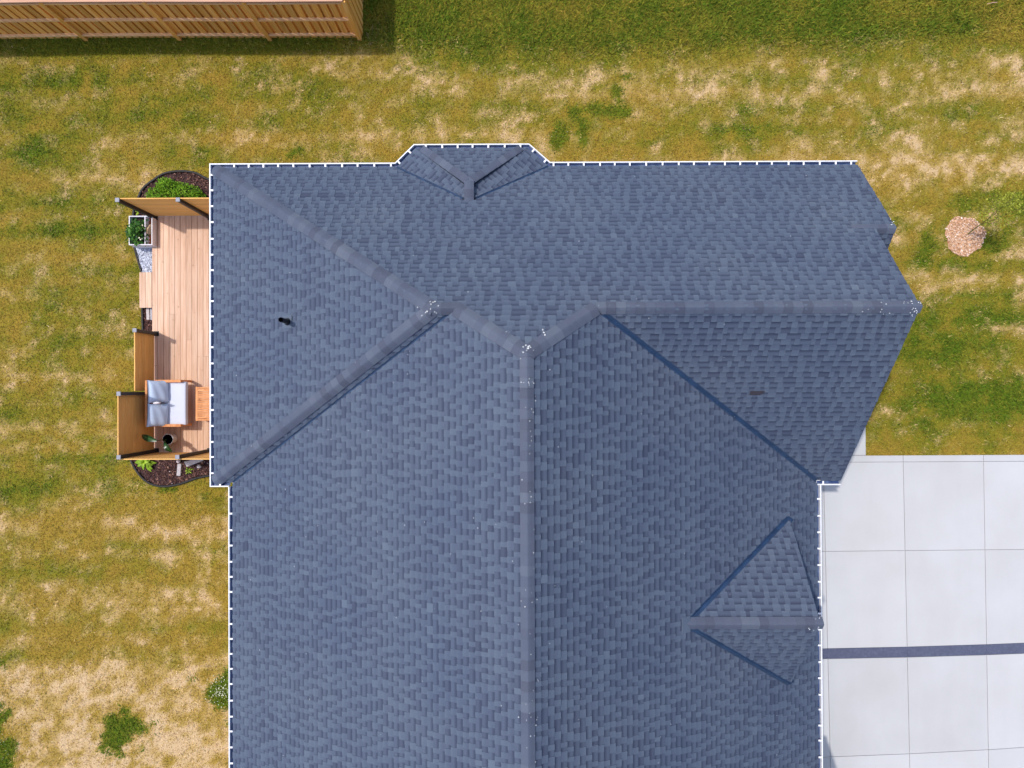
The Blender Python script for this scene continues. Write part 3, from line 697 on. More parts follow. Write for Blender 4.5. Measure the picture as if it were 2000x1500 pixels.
np_mesh(me, np.stack([XX, YY, ZZ], -1).reshape(-1, 3), quads)
g_, s_, _t = fields(XX.ravel(), YY.ravel())
at = me.attributes.new('tone', 'FLOAT_COLOR', 'POINT'); at.data.foreach_set('color', np.stack([g_, s_, np.full_like(g_, 0.35), np.ones_like(g_)], -1).astype('f').ravel())
lawn = link('lawn', me, None, M['lawn']); tag(lawn, 'patchy lawn around the house', 'lawn', kind='structure')

# --------------------------------------------------------------- outlines on the ground
def smooth_poly(px, z=0.0, closed=False, n=6):
    P = [gp(x, y, z) for x, y in px]; out = []
    for i in range(len(P) - 1):
        p0, p1, p2_, p3 = P[max(i - 1, 0)], P[i], P[i + 1], P[min(i + 2, len(P) - 1)]
        for k_ in range(n):
            t = k_ / n; out.append(0.5 * ((2 * p1) + (p2_ - p0) * t + (2 * p0 - 5 * p1 + 4 * p2_ - p3) * t * t + (3 * p1 - p0 - 3 * p2_ + p3) * t ** 3))
    out.append(P[-1]); return out
edge_n = smooth_poly([(440, 362), (405, 349.6), (382.6, 338.6), (354, 335.3), (323, 339.7), (299, 354), (281, 369), (271.5, 388), (263, 413), (262, 440)])
edge_s = smooth_poly([(256, 884), (257, 896), (262, 908), (270.4, 922), (282.3, 935.5), (297.6, 944.8), (314.6, 949), (331.6, 948.7), (352, 944.8), (369, 939), (386, 933), (412, 928), (445, 924)])
DZ = 0.25                                                  # deck height
dx0 = gp(297, 600, DZ).x; dy1 = gp(300, 421, DZ).y; dy0 = gp(300, 884, DZ).y; dxe = xW + OV - 0.02
bed_n = [p2(v) for v in edge_n] + [(dx0 + 0.1, dy1 - 0.1), (dxe, dy1 - 0.1), (dxe, edge_n[0].y)]
bed_s = [p2(v) for v in edge_s] + [(dxe, edge_s[-1].y), (dxe, dy0 + 0.1), (edge_s[0].x, dy0 + 0.1)]
def inside(poly, x, y):
    ins = np.zeros(len(x), bool); j = len(poly) - 1
    for i in range(len(poly)):
        xi_, yi_, xj, yj = poly[i][0], poly[i][1], poly[j][0], poly[j][1]
        if yi_ != yj: ins ^= ((yi_ > y) != (yj > y)) & (x < (xj - xi_) * (y - yi_) / (yj - yi_) + xi_)
        j = i
    return ins
strip_bed = [p2(gp(*q)) for q in ((278, 596), (279, 650), (281, 668), (306, 668), (306, 596))]
grav_bed = [p2(gp(*q)) for q in ((263, 482), (306, 482), (306, 536), (279, 536))]
ringc = gp(1883, 461); ringr = 0.49
drive = [p2(gp(*q)) for q in ((1560, 800), (1690, 800), (1691, 890), (2402, 886), (2412, 1700), (1560, 1700))]
XQ = 15.2
# --------------------------------------------------------------- grass blades (uncountable: one object)
NB = 1250000
gx = rng.uniform(-17.4, 17.4, NB); gy = rng.uniform(-13.4, 13.4, NB)
keep = ~((gx > xW + 0.9) & (gx < xME - .2) & (gy < yN - 0.9) & (gy > -12))
keep &= ~((gx > 0) & (gx < 5.4) & (gy < 3.9) & (gy > -12))
for poly in (bed_n, bed_s, strip_bed, grav_bed, drive): keep &= ~inside(poly, gx, gy)
keep &= (gx - ringc.x) ** 2 + (gy - ringc.y) ** 2 > (ringr - 0.03) ** 2 * (1 + 0.25 * (vnoise(gx, gy, 0.15, 5) - .5))
keep &= ~((gx > dx0 - 0.02) & (gx < dxe) & (gy < dy1) & (gy > dy0))
gx, gy = gx[keep], gy[keep]; nb = len(gx)
g_, s_, tp_ = fields(gx + rng.normal(0, .05, nb), gy + rng.normal(0, .05, nb))
thin_ = rng.random(nb) > 0.45 * s_; gx, gy, g_, s_, tp_ = gx[thin_], gy[thin_], g_[thin_], s_[thin_], tp_[thin_]; nb = len(gx)
lush = np.clip((g_ - 0.55) / 0.4, 0, 1) * (1 - s_) + 1.6 * tp_
ph = rng.uniform(0, 2 * np.pi, nb); th = np.radians(rng.uniform(35, 82, nb)) ; Ln = rng.uniform(0.03, 0.07, nb) * (1 + 0.7 * lush); wd_ = rng.uniform(0.006, 0.011, nb) * (1 + 0.5 * lush)
zr0 = gz(gx, gy)
hx, hy = np.cos(ph), np.sin(ph)
v0 = np.stack([gx - hy * wd_, gy + hx * wd_, zr0], -1); v1 = np.stack([gx + hy * wd_, gy - hx * wd_, zr0], -1)
v2 = np.stack([gx + hx * np.sin(th) * Ln, gy + hy * np.sin(th) * Ln, zr0 + np.cos(th) * Ln + 0.004], -1)
V = np.stack([v0, v1, v2], 1).reshape(-1, 3)
me = bpy.data.meshes.new('grass'); np_mesh(me, V, np.arange(3 * nb).reshape(-1, 3))
rv = np.clip(rng.normal(0.5, 0.24, nb), 0, 1); gg = np.clip(g_ + rng.normal(0, .2, nb), 0, 1); ss = np.clip(s_ + rng.normal(0, .22, nb) * (s_ > .02) - .03, 0, 1)
at = me.attributes.new('tone', 'FLOAT_COLOR', 'POINT'); at.data.foreach_set('color', np.repeat(np.stack([gg, ss, rv, np.ones(nb)], -1), 3, 0).astype('f').ravel())
tag(link('grass', me, None, M['grass']), 'short mown grass, green, olive and dried to straw in patches', 'grass', kind='stuff')

# ================================================================== DRIVEWAY
ZC = 0.035
drv = MB(); drv.prism(drive, -0.15, 0.004)
driveway = tag(drv.build('driveway', M['joint']), 'pale concrete driveway east of the house', 'driveway', kind='structure')
def vl(x0, x1): return lambda y: x0 + (x1 - x0) * (y - 900) / 600
VL = [lambda y: 1545, vl(1608, 1622), vl(1764, 1777), vl(1921, 1931), vl(2080, 2088), vl(2240, 2248), vl(2400, 2408)]
def hl(y0, y1, cv=0.0): return lambda x: y0 + (y1 - y0) * (x - 1600) / 400 - cv * max((x - 1600) / 400, 0) * (1 - (x - 1600) / 400) * -1
HL = [hl(890, 888), hl(903, 901), hl(1077, 1073), hl(1267, 1256, 5), hl(1287, 1276.5, 5), hl(1479, 1460, 7), hl(1690, 1660)]
def corner(i, j):
    x, y = 1700, 1000
    for _ in range(5): x = VL[i](y); y = HL[j](x)
    return gp(x, y, ZC)
def slab(poly, name, m, inset=0.005, z0=-0.1, z1=ZC):
    c = Vector((sum(p.x for p in poly) / len(poly), sum(p.y for p in poly) / len(poly), 0)); q = []
    n = len(poly)
    for i in range(n):
        a, b, d_ = poly[i - 1], poly[i], poly[(i + 1) % n]
        e1 = (b - a).normalized(); e2 = (d_ - b).normalized(); n1_ = Vector((-e1.y, e1.x, 0)); n2_ = Vector((-e2.y, e2.x, 0))
        if n1_.dot(c - b) < 0: n1_ = -n1_
        if n2_.dot(c - b) < 0: n2_ = -n2_
        m_ = (n1_ + n2_).normalized(); q.append(b + m_ * inset / max(m_.dot(n1_), .3))
    mb = MB(); mb.prism([p2(v) for v in q], z0, z1); return mb.build(name, m, driveway)
for j in range(len(HL) - 1):
    for i in range(len(VL) - 1):
        isb = (j == 3)
        poly = [corner(i, j), corner(i + 1, j), corner(i + 1, j + 1), corner(i, j + 1)]
        if area2([p2(v) for v in poly]) < 0: poly = poly[::-1]
        slab(poly, 'dark_band_slab' if isb else 'concrete_slab', M['band'] if isb else M['concrete'], 0.002 if isb else 0.006, z1=ZC - 0.003 if isb else ZC)
wk = [gp(1545, 800, ZC), gp(1690.5, 800, ZC), gp(1691, 889, ZC), gp(1545, 890, ZC)]
if area2([p2(v) for v in wk]) < 0: wk = wk[::-1]
slab(wk, 'concrete_slab', M['concrete'], 0.005)

# ================================================================== WOODEN DECK
deck = empty('deck', ((dx0 + dxe) / 2, (dy0 + dy1) / 2, 0), 'low timber deck of long pale planks along the west wall', 'deck')
nbd = int((dxe - dx0) / 0.1405)
for i in range(nbd):
    x0 = dx0 + i * 0.1405; cuts = [dy0, dy1] if i % 3 else [dy0, dy0 + (dy1 - dy0) * random.uniform(.35, .65), dy1]
    for a, b in zip(cuts[:-1], cuts[1:]):
        mb = MB(); mb.box(x0 + .004, x0 + .1365, a + (0.002 if a > dy0 else 0), b - (0.002 if b < dy1 else 0), DZ - .03, DZ + random.uniform(-.0015, .0015)); mb.build('plank', M['deck'], deck)
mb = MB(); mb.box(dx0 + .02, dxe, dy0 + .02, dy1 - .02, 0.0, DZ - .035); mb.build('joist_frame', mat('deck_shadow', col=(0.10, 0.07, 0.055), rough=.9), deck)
# step down to the lawn
sx0, sx1 = gp(272, 560, .19).x, gp(296.4, 560, .19).x; sy1, sy0 = gp(280, 532, .19).y, gp(280, 601, .19).y
step = empty('deck_step', ((sx0 + sx1) / 2, (sy0 + sy1) / 2, 0), 'two-plank wooden step on the lawn side of the deck', 'step')
for i in range(2):
    w_ = (sx1 - sx0) / 2; mb = MB(); mb.box(sx0 + i * w_ + .003, sx0 + (i + 1) * w_ - .003, sy0, sy1, .155, .19); mb.build('plank', M['deck'], step)
mb = MB(); mb.box(sx0 + .03, sx1 - .003, sy0 + .03, sy1 - .03, 0, .155); mb.build('riser', M['deck'], step)

# ---------------------------------------------------------------- privacy screens
ZP = 1.92
def post(parent, base, ztop, capz=True, s_=0.075):
    mb = MB(); mb.box(base.x - s_ / 2, base.x + s_ / 2, base.y - s_ / 2, base.y + s_ / 2, DZ if base.x > dx0 - .05 else 0, ztop); o = mb.build('post', M['black'], parent, bevel=.004)
    if capz: c = MB(); c.box(base.x - .048, base.x + .048, base.y - .048, base.y + .048, ztop, ztop + .02); c.build('post_cap', M['cap'], o, bevel=.005)
    mb = MB(); mb.box(base.x - .06, base.x + .06, base.y - .06, base.y + .06, DZ, DZ + .012); mb.build('base_plate', M['black'], o)
def slats(parent, a, b, z0, z1, nrm):
    """horizontal slats from plan point a to b"""
    n_ = max(1, round((z1 - z0) / 0.147)); h = (z1 - z0) / n_; d = (b - a)
    me_ = None
    for i in range(n_):
        c = (a + b) / 2 + nrm * random.uniform(-.002, .002); z = z0 + (i + .5) * h; mb = MB()
        mb.bar((a.x + nrm.x * .0, a.y, z), (b.x, b.y, z), 0.024, h - 0.008); mb.build('slat', M['slat'], parent)
def xy(px, py, z): v = gp(px, py, z); return Vector((v.x, v.y, 0))
T1, T2, T4, T5, T6, T7 = xy(228.5, 390, ZP + .02), xy(347, 390, ZP + .02), xy(262, 645, 1.27), xy(231, 769, ZP + .02), xy(232, 895, ZP + .02), xy(346, 891, ZP + .02)
yn_ = (T1.y + T2.y) / 2; T1.y = T2.y = yn_; T4.x = T5.x = T6.x = (T4.x + T5.x + T6.x) / 3; T7.y = T6.y = (T6.y + T7.y) / 2
o_ = 0.052
scr = empty('privacy_screen', (T1.x, yn_, DZ), 'tall cedar slat screen with black posts at the north end of the deck', 'privacy screen', 'privacy screens round the deck')
for t in (T1, T2, Vector((dxe - .1, yn_, 0))): post(scr, t, ZP)
slats(scr, Vector((T1.x + 0.02, yn_ + o_, 0)), Vector((dxe - .05, yn_ + o_, 0)), DZ + .03, ZP - .06, Vector((0, 1, 0)))
scr = empty('privacy_screen', (T4.x, T4.y, DZ), 'waist-high cedar slat screen on the west edge of the deck', 'privacy screen', 'privacy screens round the deck')
post(scr, T4, 1.25)
slats(scr, Vector((T4.x - o_, T4.y - 0.02, 0)), Vector((T4.x - o_, T5.y + 0.06, 0)), DZ + .03, 1.17, Vector((1, 0, 0)))
scr = empty('privacy_screen', (T5.x, T5.y, DZ), 'tall cedar slat screen on the west edge behind the loveseat', 'privacy screen', 'privacy screens round the deck')
post(scr, T5, ZP)
slats(scr, Vector((T5.x - o_, T5.y - 0.02, 0)), Vector((T5.x - o_, T6.y - 0.02, 0)), DZ + .03, ZP - .05, Vector((1, 0, 0)))
scr = empty('privacy_screen', (T6.x, T6.y, DZ), 'tall cedar slat screen at the south end beside the potted plant', 'privacy screen', 'privacy screens round the deck')
for t in (T6, T7, Vector((dxe - .1, T6.y, 0))): post(scr, t, ZP)
slats(scr, Vector((T6.x - .02, T6.y - o_, 0)), Vector((dxe - .05, T6.y - o_, 0)), DZ + .03, ZP - .05, Vector((0, 1, 0)))

# ---------------------------------------------------------------- loveseat with cushions
def cu(px, py, z): return gp(px, py, z)
za = DZ + .58
lx0, lx1 = cu(288, 790, DZ + .7).x, cu(371.5, 790, DZ + .12).x; ly1, ly0 = cu(330, 741.5, za).y, cu(330, 834, za).y
xa1 = cu(353, 790, za).x
ls = empty('loveseat', ((lx0 + lx1) / 2, (ly0 + ly1) / 2, DZ), 'teak outdoor loveseat with slatted back beside the west screen', 'sofa')
for s_, yy in ((0, ly0 + .035), (1, ly1 - .035)):
    mb = MB(); mb.box(lx0 + .1, xa1, yy - .033, yy + .033, za - .03, za); mb.build('armrest', M['teak'], ls, bevel=.006)
    mb = MB(); mb.bar((xa1 - .02, yy, za - .034), (lx1 - .02, yy, DZ + .02), .055, .04); mb.build('arm_front', M['teak'], ls)
    for xx in (lx0 + .12,):
        mb = MB(); mb.box(xx - .03, xx + .03, yy - .028, yy + .028, DZ, za - .034); mb.build('leg', M['teak'], ls)
mb = MB(); mb.box(lx0 + .12, cu(364, 790, DZ + .3).x, ly0 + .07, ly1 - .07, DZ + .24, DZ + .30); mb.build('seat_frame', M['teak'], ls)
mb = MB(); mb.bar((lx0, ly0 + .02, DZ + .74), (lx0, ly1 - .02, DZ + .74), .05, .06); mb.build('back_rail', M['teak'], ls, bevel=.006)
mb = MB(); mb.bar((lx0 + .11, ly0 + .02, DZ + .34), (lx0 + .11, ly1 - .02, DZ + .34), .05, .05); mb.build('back_rail', M['teak'], ls)
for i in range(11):
    yy = ly0 + .08 + (ly1 - ly0 - .16) * i / 10; mb = MB(); mb.bar((lx0 + .11, yy, DZ + .34), (lx0 + .01, yy, DZ + .72), .045, .018, up=(1, 0, 0)); mb.build('back_slat', M['teak'], ls)
zc = DZ + .47; c0 = cu(300, 745.5, zc); c1 = cu(363, 830.5, zc)
seat = soft_box('seat_cushion', (c1.x - c0.x, c0.y - c1.y, .15), .035, 4, M['cushion'], None, ((c0.x + c1.x) / 2, (c0.y + c1.y) / 2, zc - .075), bulge=.012)
tag(seat, 'pale grey seat cushion on the teak loveseat', 'cushion')
def pillow(cx, cy, cz, w, h, t, tilt, rz, label):
    n_ = 22; vs_ = []; fs = []
    for sgn in (1, -1):
        for i in range(n_ + 1):
            for j in range(n_ + 1):
                x = -1 + 2 * i / n_; y = -1 + 2 * j / n_
                pz = max(0, (1 - x ** 4) * (1 - y ** 4)) ** .55; pin = 1 - .07 * (1 - x * x) * abs(y) ** 3; pinx = 1 - .07 * (1 - y * y) * abs(x) ** 3
                wr = .006 * math.sin(7 * x + 3 * y) * pz
                vs_.append((x * w / 2 * pinx, y * h / 2 * pin, sgn * (t / 2 * pz + wr + .004)))
    m_ = (n_ + 1) ** 2
    for s2 in (0, 1):
        for i in range(n_):
            for j in range(n_):
                a = s2 * m_ + i * (n_ + 1) + j; q = (a, a + n_ + 1, a + n_ + 2, a + 1); fs.append(q if s2 == 0 else q[::-1])
    rim = [i * (n_ + 1) for i in range(n_ + 1)] + [n_ * (n_ + 1) + j for j in range(1, n_ + 1)] + [i * (n_ + 1) + n_ for i in range(n_ - 1, -1, -1)] + [j for j in range(n_ - 1, 0, -1)]
    for a, b in zip(rim, rim[1:] + rim[:1]): fs.append((a, b, m_ + b, m_ + a))
    me_ = bpy.data.meshes.new('pillow'); me_.from_pydata(vs_, [], fs); me_.polygons.foreach_set('use_smooth', [True] * len(fs)); me_.materials.append(M['pillow'])
    o = bpy.data.objects.new('pillow', me_); COL.objects.link(o); o.location = (cx, cy, cz); o.rotation_euler = (0, tilt, rz)
    return tag(o, label, 'pillow', 'back pillows on the loveseat')
zpi = DZ + .66
pa = cu(309, 764.5, zpi); pb = cu(308, 811, zpi)
pillow(pa.x, pa.y, zpi, .50, .545, .19, math.radians(-0) + math.radians(52), math.radians(2), 'pale blue back pillow nearer the north end of the loveseat')
pillow(pb.x, pb.y, zpi, .50, .56, .19, math.radians(52), math.radians(-3), 'pale blue back pillow nearer the potted plant')
bt = cu(306, 787, zpi + .2); mb = MB()
mb.tube([bt + Vector((-.08, -.006, 0)), bt + Vector((-.06, -.004, 0)), bt + Vector((.02, 0, 0.01)), bt + Vector((.045, .003, .012)), bt + Vector((.075, .004, .014))], [.015, .026, .026, .015, .014], 12)
mb.add([bt + Vector((-.05, -.03, -.02)), bt + Vector((.02, -.03, -.02)), bt + Vector((.02, .03, -.02)), bt + Vector((-.05, .03, -.02)), bt + Vector((-.05, -.01, -.16)), bt + Vector((.02, -.01, -.16)), bt + Vector((.02, .01, -.16)), bt + Vector((-.05, .01, -.16))], [(0, 1, 2, 3), (0, 4, 5, 1), (1, 5, 6, 2), (2, 6, 7, 3), (3, 7, 4, 0)])
tag(mb.build('bottle', M['planter'], smooth=True), 'small pale bottle-shaped object wedged between the two pillows', 'bottle')

# ---------------------------------------------------------------- slatted coffee table
zt_ = DZ + .42; t0 = cu(382, 755.5, zt_); t1 = cu(382, 822, zt_); tx1 = t0.x + 0.72
tb = empty('coffee_table', (t0.x + .36, (t0.y + t1.y) / 2, DZ), 'slatted orange teak coffee table partly under the eave', 'table')
mb = MB(); mb.box(t0.x, t0.x + .05, t1.y, t0.y, zt_ - .03, zt_ + .001); mb.build('end_rail', M['teak'], tb); mb = MB(); mb.box(tx1 - .05, tx1, t1.y, t0.y, zt_ - .03, zt_ + .001); mb.build('end_rail', M['teak'], tb)
ns = 15; hh = (t0.y - t1.y) / ns
for i in range(ns): mb = MB(); mb.box(t0.x + .052, tx1 - .052, t1.y + i * hh + .006, t1.y + (i + 1) * hh - .006, zt_ - .022, zt_); mb.build('slat', M['teak'], tb)
for xx in (t0.x + .03, tx1 - .03):
    for yy in (t1.y + .03, t0.y - .03): mb = MB(); mb.box(xx - .025, xx + .025, yy - .025, yy + .025, DZ, zt_ - .031); mb.build('leg', M['teak'], tb)

# ---------------------------------------------------------------- potted plant with big leaves
zp_ = DZ + .30; pc = cu(327.5, 858, zp_)
pp = empty('potted_plant', (pc.x, pc.y, DZ), 'large-leaved plant in a pale round pot near the south screen', 'plant')
mb = MB(); mb.tube([(pc.x, pc.y, DZ), (pc.x, pc.y, DZ + .02), (pc.x, pc.y, zp_), (pc.x, pc.y, zp_), (pc.x, pc.y, zp_ - .05)], [.10, .105, .135, .120, .115], 28, cap=True); mb.build('pot', M['pot'], pp)
mb = MB(); mb.tube([(pc.x, pc.y, zp_ - .05), (pc.x, pc.y, zp_ - .035)], [.117, .117], 20); mb.build('soil', M['soil'], pp)
def big_leaf(parent, base, tip, w, mname, tn, droop=0.06, name='leaf', nseg=8, fold=.18):
    base = Vector(base); tip = Vector(tip); d = tip - base; L = d.length; dh = d.normalized(); side = Vector((0, 0, 1)).cross(dh).normalized(); up = dh.cross(side).normalized()
    if up.z < 0: up = -up
    mb = MB(); vs_ = []; cs = []
    for i in range(nseg + 1):
        t = i / nseg; c = base + d * t + up * (droop * math.sin(math.pi * t)); hw = w / 2 * (math.sin(math.pi * min(1, t * .92 + .04)) ** .75) * (1 - .25 * t)
        for k_ in (-1, -.5, 0, .5, 1): vs_.append(c + side * (hw * k_) + up * (fold * hw * abs(k_))); cs.append((min(1, tn + (.45 if k_ == 0 else .0) + .1 * (i % 2)), 0, 0, 1))
    fs = [(i * 5 + j, i * 5 + j + 1, (i + 1) * 5 + j + 1, (i + 1) * 5 + j) for i in range(nseg) for j in range(4)]
    mb.v = [tuple(v) for v in vs_]; mb.f = fs; mb.c = cs; return mb.build(name, M[mname], parent, attr=True, smooth=True)
stem0 = Vector((pc.x - .02, pc.y, zp_ - .04))
lf = [((306, 861), (277, 850), .17, .95, .75), ((321, 866), (336, 882), .15, .72, .66), ((322, 862), (329, 872), .10, .60, .62)]
for (bx_, by_), (tx_, ty_), w_, hb_, ht_ in lf:
    b_ = cu(bx_, by_, DZ + hb_); t_ = cu(tx_, ty_, DZ + ht_); big_leaf(pp, b_, t_, w_, 'leaf', .35)
    mb = MB(); md = (stem0 + b_) / 2 + Vector((0, 0, .08)); mb.tube([stem0, md, b_], [.009, .007, .006], 6); mb.build('stem', M['veg'], pp, attr=True)

# ---------------------------------------------------------------- planter box
zr_ = .46; q0 = gp(251.5, 421.5, zr_); q1 = gp(297.5, 478.5, zr_)
pb_ = empty('planter_box', ((q0.x + q1.x) / 2, (q0.y + q1.y) / 2, 0), 'pale raised planter box with two compartments at the deck corner', 'planter')
w_ = .022
for nm, (x0, x1, y0, y1) in dict(a=(q0.x, q0.x + w_, q1.y, q0.y), b=(q1.x - w_, q1.x, q1.y, q0.y), c=(q0.x + w_, q1.x - w_, q0.y - w_, q0.y), d=(q0.x + w_, q1.x - w_, q1.y, q1.y + w_)).items():
    mb = MB(); mb.box(x0, x1, y0, y1, 0, zr_); mb.build('side_board', M['planter'], pb_)
xdv = gp(283, 450, zr_).x
mb = MB(); mb.box(xdv - .011, xdv + .011, q1.y + w_, q0.y - w_, 0.02, zr_ - .002); mb.build('divider', M['planter'], pb_)
mb = MB(); mb.box(q0.x + w_, xdv - .012, q1.y + w_, q0.y - w_, 0.02, .33); mb.build('soil', M['soil'], pb_)
mb = MB(); mb.box(xdv + .012, xdv + .06, q1.y + w_, q0.y - w_, 0.03, .30); mb.build('inner_shelf', M['orange'], pb_)
mb = MB(); mb.box(xdv + .062, q1.x - w_, q1.y + w_, q0.y - w_, 0.03, .27); mb.build('soil', M['soil'], pb_)

def leaf_cloud(name, parent, mname, n_, fn, size, up_bias=.6, tn_fn=None):
    """many small folded leaves, one mesh"""
    mb = MB()
    for _ in range(n_):
        p, f = fn(); s_ = size * random.uniform(.6, 1.25); d = Vector((random.gauss(0, 1), random.gauss(0, 1), random.gauss(0, .5))).normalized()
        nrm = (Vector((random.gauss(0, 1), random.gauss(0, 1), random.gauss(0, 1))) + Vector((0, 0, up_bias * 3))).normalized(); sd_ = d.cross(nrm).normalized(); d = nrm.cross(sd_).normalized()
        tn = min(max(random.gauss(.5, .22) + .25 * (f - .5), 0), 1); p = Vector(p)
        mb.add([p - d * s_ * .5, p + sd_ * s_ * .32 + nrm * s_ * .1, p + d * s_ * .5, p - sd_ * s_ * .32 + nrm * s_ * .1], [(0, 1, 2), (0, 2, 3)], (tn, 0, 0, 1))
    return tag(mb.build(name, M[mname], parent, attr=True), kind='stuff')
def stems(parent, base, tips, mname='trunk', r=.008):
    for t in tips:
        mb = MB(); b = Vector(base); t = Vector(t); mb.tube([b, (b + t) / 2 + Vector((random.gauss(0, .02), random.gauss(0, .02), .03)), t], [r, r * .8, r * .4], 5); mb.build('stem', M[mname], parent)
vc = gp(264, 452, .55)
vg = empty('vegetable_plant', (vc.x, vc.y, .33), 'leafy dark green plant spilling over the planter box rim', 'plant')
def fveg():
    while True:
        x, y = random.gauss(0, .13), random.gauss(0, .17)
        if abs(x) < .26 and abs(y) < .33: break
    f = math.exp(-(x / .2) ** 2 - (y / .25) ** 2); return (vc.x + x - .02, vc.y + y, .36 + .30 * f * random.uniform(.3, 1) + .06 * random.random()), f
leaf_cloud('foliage', vg, 'veg', 420, fveg, .085, .5)
stems(vg, (vc.x, vc.y, .33), [(vc.x + random.gauss(0, .1), vc.y + random.gauss(0, .14), .55) for _ in range(7)])
mb = MB()
for px, py in ((253, 442), (278, 440), (278.5, 444), (266.5, 462), (272, 464.5), (274.5, 468), (277.5, 466), (278, 449.5)):
    p = gp(px, py, .55 if px < 275 else .47); mb.tube([p - Vector((0, 0, .008)), p + Vector((0, 0, .004)), p + Vector((0, 0, .012))], [.008, .02, .008], 7)
mb.build('blossom', M['flower'], vg)

# rocks
def rock(px, py, z, rx, ry, rz_, m, label, group, name='rock', seed=0, rot=0):
    c = gp(px, py, z + rz_); bm = bmesh.new(); bmesh.ops.create_icosphere(bm, subdivisions=3, radius=1.0); r_ = random.Random(seed)
    ph_ = [r_.uniform(0, 6) for _ in range(6)]
    for v in bm.verts:
        d = 1 + .12 * math.sin(3 * v.co.x + ph_[0]) + .10 * math.sin(4 * v.co.y + ph_[1]) + .08 * math.sin(5 * v.co.z + ph_[2]) + .05 * math.sin(9 * v.co.x + 7 * v.co.y + ph_[3])
        v.co = Vector((v.co.x * d * rx, v.co.y * d * ry, max(v.co.z * d, -.85) * rz_))
    me_ = bpy.data.meshes.new(name); bm.to_mesh(me_); bm.free(); me_.materials.append(M[m]); me_.polygons.foreach_set('use_smooth', [True] * len(me_.polygons))
    o = bpy.data.objects.new(name, me_); COL.objects.link(o); o.location = (c.x, c.y, z + rz_ * .85); o.rotation_euler = (0, 0, rot); return tag(o, label, 'rock', group)
rock(290.6, 450, .26, .058, .13, .09, 'tanrock', 'large tan rock in the narrow planter compartment', None, seed=3, rot=-.25)
G1 = 'pinkish pebbles in the planter'
rock(289.7, 436, .27, .03, .032, .03, 'rock', 'roundish pale pebble just above the tan rock in the planter', G1, 'pebble', 4)
rock(291, 465.5, .27, .03, .024, .025, 'rock', 'upper of two pale pebbles below the tan rock in the planter', G1, 'pebble', 5)
rock(290.8, 472, .27, .028, .034, .025, 'rock', 'lower of two pale pebbles below the tan rock in the planter', G1, 'pebble', 6, .4)
rock(290.5, 430, .27, .03, .03, .024, 'stone', 'greyish pebble nearest the north end of the planter', G1, 'pebble', 8)

# ---------------------------------------------------------------- mulch beds, edging, gravel
def bed(name, poly, base_m, chip_m, n_, size, label, cat, z=0.012, lo=.0, hi=.03):
    mb = MB(); k_ = len(poly); mb.add([(p[0], p[1], z) for p in poly], [tuple(range(k_))]); me_ = mb.mesh(name); bm = bmesh.new(); bm.from_mesh(me_); bmesh.ops.triangulate(bm, faces=bm.faces)
    for f in bm.faces:
        if f.normal.z < 0: f.normal_flip()
    bm.to_mesh(me_); bm.free(); o = link(name, me_, None, M[base_m]); tag(o, label, cat, kind='structure')
    xs = np.array([p[0] for p in poly]); ys = np.array([p[1] for p in poly]); cx = rng.uniform(xs.min(), xs.max(), n_ * 2); cy = rng.uniform(ys.min(), ys.max(), n_ * 2)
    k2 = inside(poly, cx, cy); cx, cy = cx[k2][:n_], cy[k2][:n_]; ch = MB()
    for x, y in zip(cx, cy):
        a = random.random() * 6.28; l_ = size * random.uniform(.5, 1.5); w2 = l_ * random.uniform(.25, .7); t1_, t2_ = random.gauss(0, .35), random.gauss(0, .35); tn = min(1, max(0, random.gauss(.38, .25))); zz_ = z + random.uniform(lo, hi) + .004
        ca, sa = math.cos(a), math.sin(a); vs_ = []
        for i, j in ((-1, -1), (1, -1), (1, 1), (-1, 1)):
            u_, v_ = i * l_ / 2, j * w2 / 2; vs_.append((x + u_ * ca - v_ * sa, y + u_ * sa + v_ * ca, zz_ + u_ * t1_ + v_ * t2_))
        vs_.append((x, y, zz_ - .012)); ch.add(vs_, [(0, 1, 2, 3), (0, 4, 1), (1, 4, 2), (2, 4, 3), (3, 4, 0)], (tn, 0, 0, 1))
    tag(ch.build('chips', M[chip_m], o, attr=True), kind='stuff'); return o
bed('mulch_bed', bed_n, 'bark_soil', 'bark', 2600, .035, 'dark bark mulch bed north of the deck', 'mulch')
bed('mulch_bed', bed_s, 'bark_soil', 'bark', 2600, .035, 'dark bark mulch bed south of the deck', 'mulch')
bed('mulch_bed', strip_bed, 'bark_soil', 'bark', 500, .035, 'narrow strip of dark mulch along the deck', 'mulch', z=0.014)
bed('gravel_patch', grav_bed, 'joint', 'gravel', 1500, .035, 'patch of white gravel between planter and step', 'gravel', z=0.016)
ring = [(ringc.x + ringr * (1 + .06 * math.sin(3 * a + 1) + .04 * math.sin(7 * a) + .025 * math.sin(17 * a)) * math.cos(a), ringc.y + ringr * (1 + .06 * math.sin(3 * a + 1) + .04 * math.sin(7 * a) + .025 * math.sin(17 * a)) * math.sin(a)) for a in np.linspace(0, 2 * math.pi, 40, endpoint=False)]
bed('mulch_ring', ring, 'chips_soil', 'chips', 2200, .032, 'round patch of orange wood chips in the east lawn', 'mulch', z=0.014)
